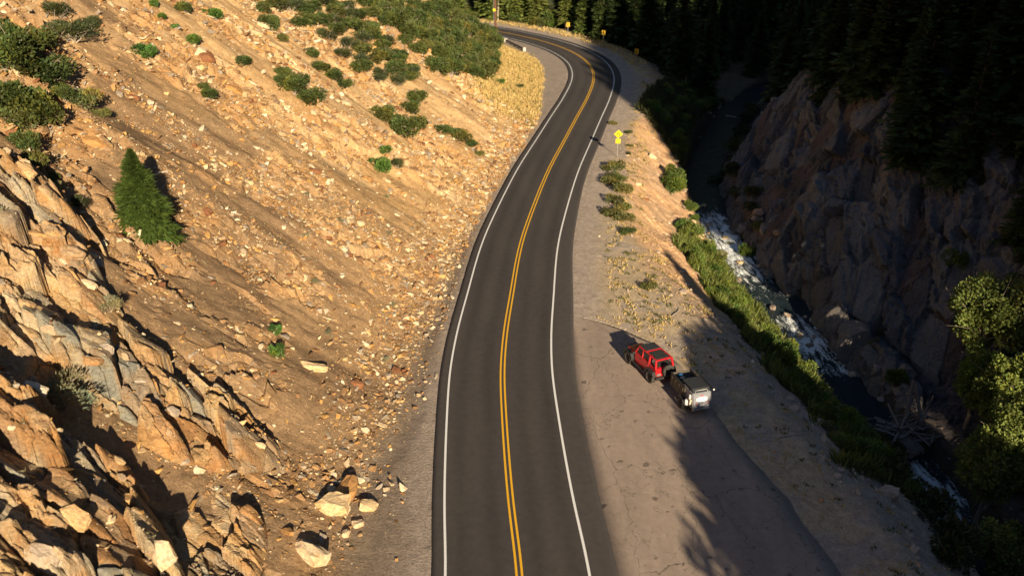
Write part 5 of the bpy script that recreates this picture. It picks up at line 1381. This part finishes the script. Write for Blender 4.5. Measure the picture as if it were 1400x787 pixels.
for sx in (-1, 1):
    box("tail_light", (sx * .42, hy(.92) - .01, .92), (.08, .03, .09), 'redlight', trl, .008)
    box("reverse_light", (sx * .44, hy(.72) - .01, .70), (.09, .03, .06), 'white', trl, .008)
    pipe("edge_trim", [(sx * .655, -1.44, .56), (sx * .655, -1.225, 1.62)], .022, 'steel', trl, 6)
box("number_plate", (.0, hy(.84) - .012, .80), (.30, .02, .13), 'white', trl, .004)
box("rear_bumper", (0, -1.50, .56), (1.36, .10, .12), 'steel', trl, .02)
box("side_marker", (-.68, -1.42, .50), (.04, .05, .06), 'amber', trl, .006)
rt = box("roof_tent", (.02, -.35, 1.80), (1.30, 1.36, .16), 'blackcloth', trl, .04)
prism("tent_back_flap", [(-1.20, 1.64), (-1.06, 1.84), (-1.0, 1.84), (-1.0, 1.64)], -.60, .60, 'blackcloth', trl, .01)
pipe("rear_grab_rail", [(-.46, -1.20, 1.66), (-.42, -1.13, 1.78), (.42, -1.13, 1.78), (.46, -1.20, 1.66)], .018, 'steel', trl)
pipe("roof_rack_bar", [(-.66, -.9, 1.70), (.72, -.9, 1.70)], .025, 'black', trl); pipe("roof_rack_bar", [(-.66, .2, 1.70), (.72, .2, 1.70)], .025, 'black', trl)
aw = pipe("awning_tube", [(.76, .9, 1.84), (.76, -1.38, 1.84)], .05, 'black', trl, 10)
cyl("end_cap", (.76, -1.40, 1.84), .058, .05, 'white', aw, 'y', 14)
for sx in (-1, 1):
    prism("mudguard", [(-.72, .62), (-.60, .84), (.10, .84), (.24, .62), (.20, .62), (.06, .79), (-.56, .79), (-.68, .62)], sx * .68, sx * 1.0, 'steel' if sx > 0 else 'black', trl, .01)
cyl("gas_bottle", (-.82, -.83, .80), .12, .40, 'white', trl, 'z', 20, .03); cyl("gas_bottle_valve", (-.82, -.83, 1.04), .04, .1, 'steel', trl, 'z', 12)
box("water_can", (-.74, -1.10, 1.0), (.14, .22, .42), 'tan_gear', trl, .03, rot=('X', .18))
box("shower_pack", (-.72, -1.0, 1.30), (.12, .16, .34), 'white', trl, .04, rot=('X', .2))

# ------------------------------------------------------------------ signs, pole, culvert
def plate(name, pts, y0, y1, mat, parent): return prism(name, pts, y0, y1, mat, parent, 0, 'y')
sg = thing("curve_warning_sign", (13.35, 103.2, float(surface(np.array([13.35]), np.array([103.2]))[0])), math.radians(-4), "yellow diamond sign with black left curve arrow above a square yellow plate", "road sign")
box("post", (0, .03, 1.55), (.07, .05, 3.6), 'steel', sg, .008)
for nm, r_, y0, m_ in (("diamond_border", .56, -.004, 'sign_black'), ("diamond_plate", .54, -.012, 'sign_yellow')):
    plate(nm, [(0, 2.90 - r_), (r_, 2.90), (0, 2.90 + r_), (-r_, 2.90)], y0, .012, m_, sg)
plate("advisory_plate", [(-.29, 1.72), (.29, 1.72), (.29, 2.28), (-.29, 2.28)], -.012, .006, 'sign_yellow', sg)
plate("arrow_shaft", [(.11, 2.58), (.20, 2.58), (.20, 2.87), (.14, 3.0), (.02, 3.04), (-.10, 3.04), (-.10, 2.95), (-.01, 2.95), (.08, 2.92), (.11, 2.84)], -.018, -.0125, 'sign_black', sg)
plate("arrow_head", [(-.29, 2.995), (-.09, 3.12), (-.09, 2.87)], -.018, -.0125, 'sign_black', sg)
def chev(x, y, rz, label, z=None):
    t = thing("chevron_sign", (x, y, float(terrain(np.array([x]), np.array([y]))[0]) if z is None else z), rz, label, "road sign", None)
    box("post", (0, .05, 1.2), (.08, .08, 2.6), 'steel', t, .01)
    plate("plate", [(-.36, 1.7), (.36, 1.7), (.36, 2.6), (-.36, 2.6)], -.01, .01, 'sign_orange', t)
    plate("chevron", [(.22, 1.78), (-.02, 1.78), (-.26, 2.15), (-.02, 2.52), (.22, 2.52), (-.02, 2.15)], -.018, -.0105, 'sign_black', t)
chev(12.5, 194.0, math.radians(14), "sunlit yellow chevron sign beyond the bend, farthest of the three")
chev(19.4, 183.5, math.radians(-5), "yellow chevron sign against the dark forest, middle of the three")
chev(23.6, 162.5, math.radians(-25), "shaded chevron sign at the outside of the bend, nearest of the three")
up = thing("utility_pole", (-3.6, 189.0, 0), 0, "tall red brown wooden utility pole beside the road beyond the spur", "utility pole")
pipe("pole", [(0, 0, -.5), (0, 0, 6), (-.05, 0, 13)], .24, 'pole_wood', up, 12)
pipe("brace_post", [(.32, .0, -.3), (.20, 0, 2.6)], .22, 'pole_wood', up, 10)
pipe("cable_conduit", [(-.32, -.1, .2), (-.30, -.1, 12)], .05, 'steel', up, 8)
box("yellow_marker", (-.22, -.25, 6.0), (.5, .06, .5), 'sign_yellow', up, .01)
cv = thing("culvert_rail", (0, 0, 0), 0, "dark low culvert rail with white end blocks beside the bend", "rail")
A, B = Vector((-1.4, 184.8, 0)), Vector((2.4, 174.3, 0)); dv = (B - A); L = dv.length; cv.location = (A + B) / 2; cv.rotation_euler = (0, 0, math.atan2(dv.y, dv.x))
box("rail_beam", (0, 0, .42), (L, .22, .34), 'black', cv, .03)
box("end_block", (-L / 2 - .5, 0, .35), (1.5, .7, .75), 'concrete', cv, .05); box("end_block", (L / 2 + .2, 0, .38), (.45, .6, .8), 'concrete', cv, .05)
for k in range(5): box("post", (-L / 2 + .8 + k * (L - 1.6) / 4, 0, .15), (.14, .14, .4), 'black', cv, .01)
# fallen trunks and sticks on the bench
def stick(x, y, L, a, r_, label):
    t = tag(obj_np("fallen_branch", *tubes([(bent((-L / 2, 0, .06), (L / 2, 0, .10), 6, .05, g), np.linspace(r_, r_ * .4, 6))], 6), M['grey_wood'], None, None, True), label, "branch")
    t.location = (x, y, float(surface(np.array([x]), np.array([y]))[0])); t.rotation_euler = (0, 0, a)
stick(13.4, 60.6, 1.8, .9, .05, "dark fallen branch on the dry bench above the parked car")
stick(18.2, 44.0, 2.6, .2, .05, "fallen branch in the shade near the edge of the lay-by")
stick(43.0, 150.0, 9.0, -.6, .13, "long pale fallen trunk in the dark upstream of the bend")
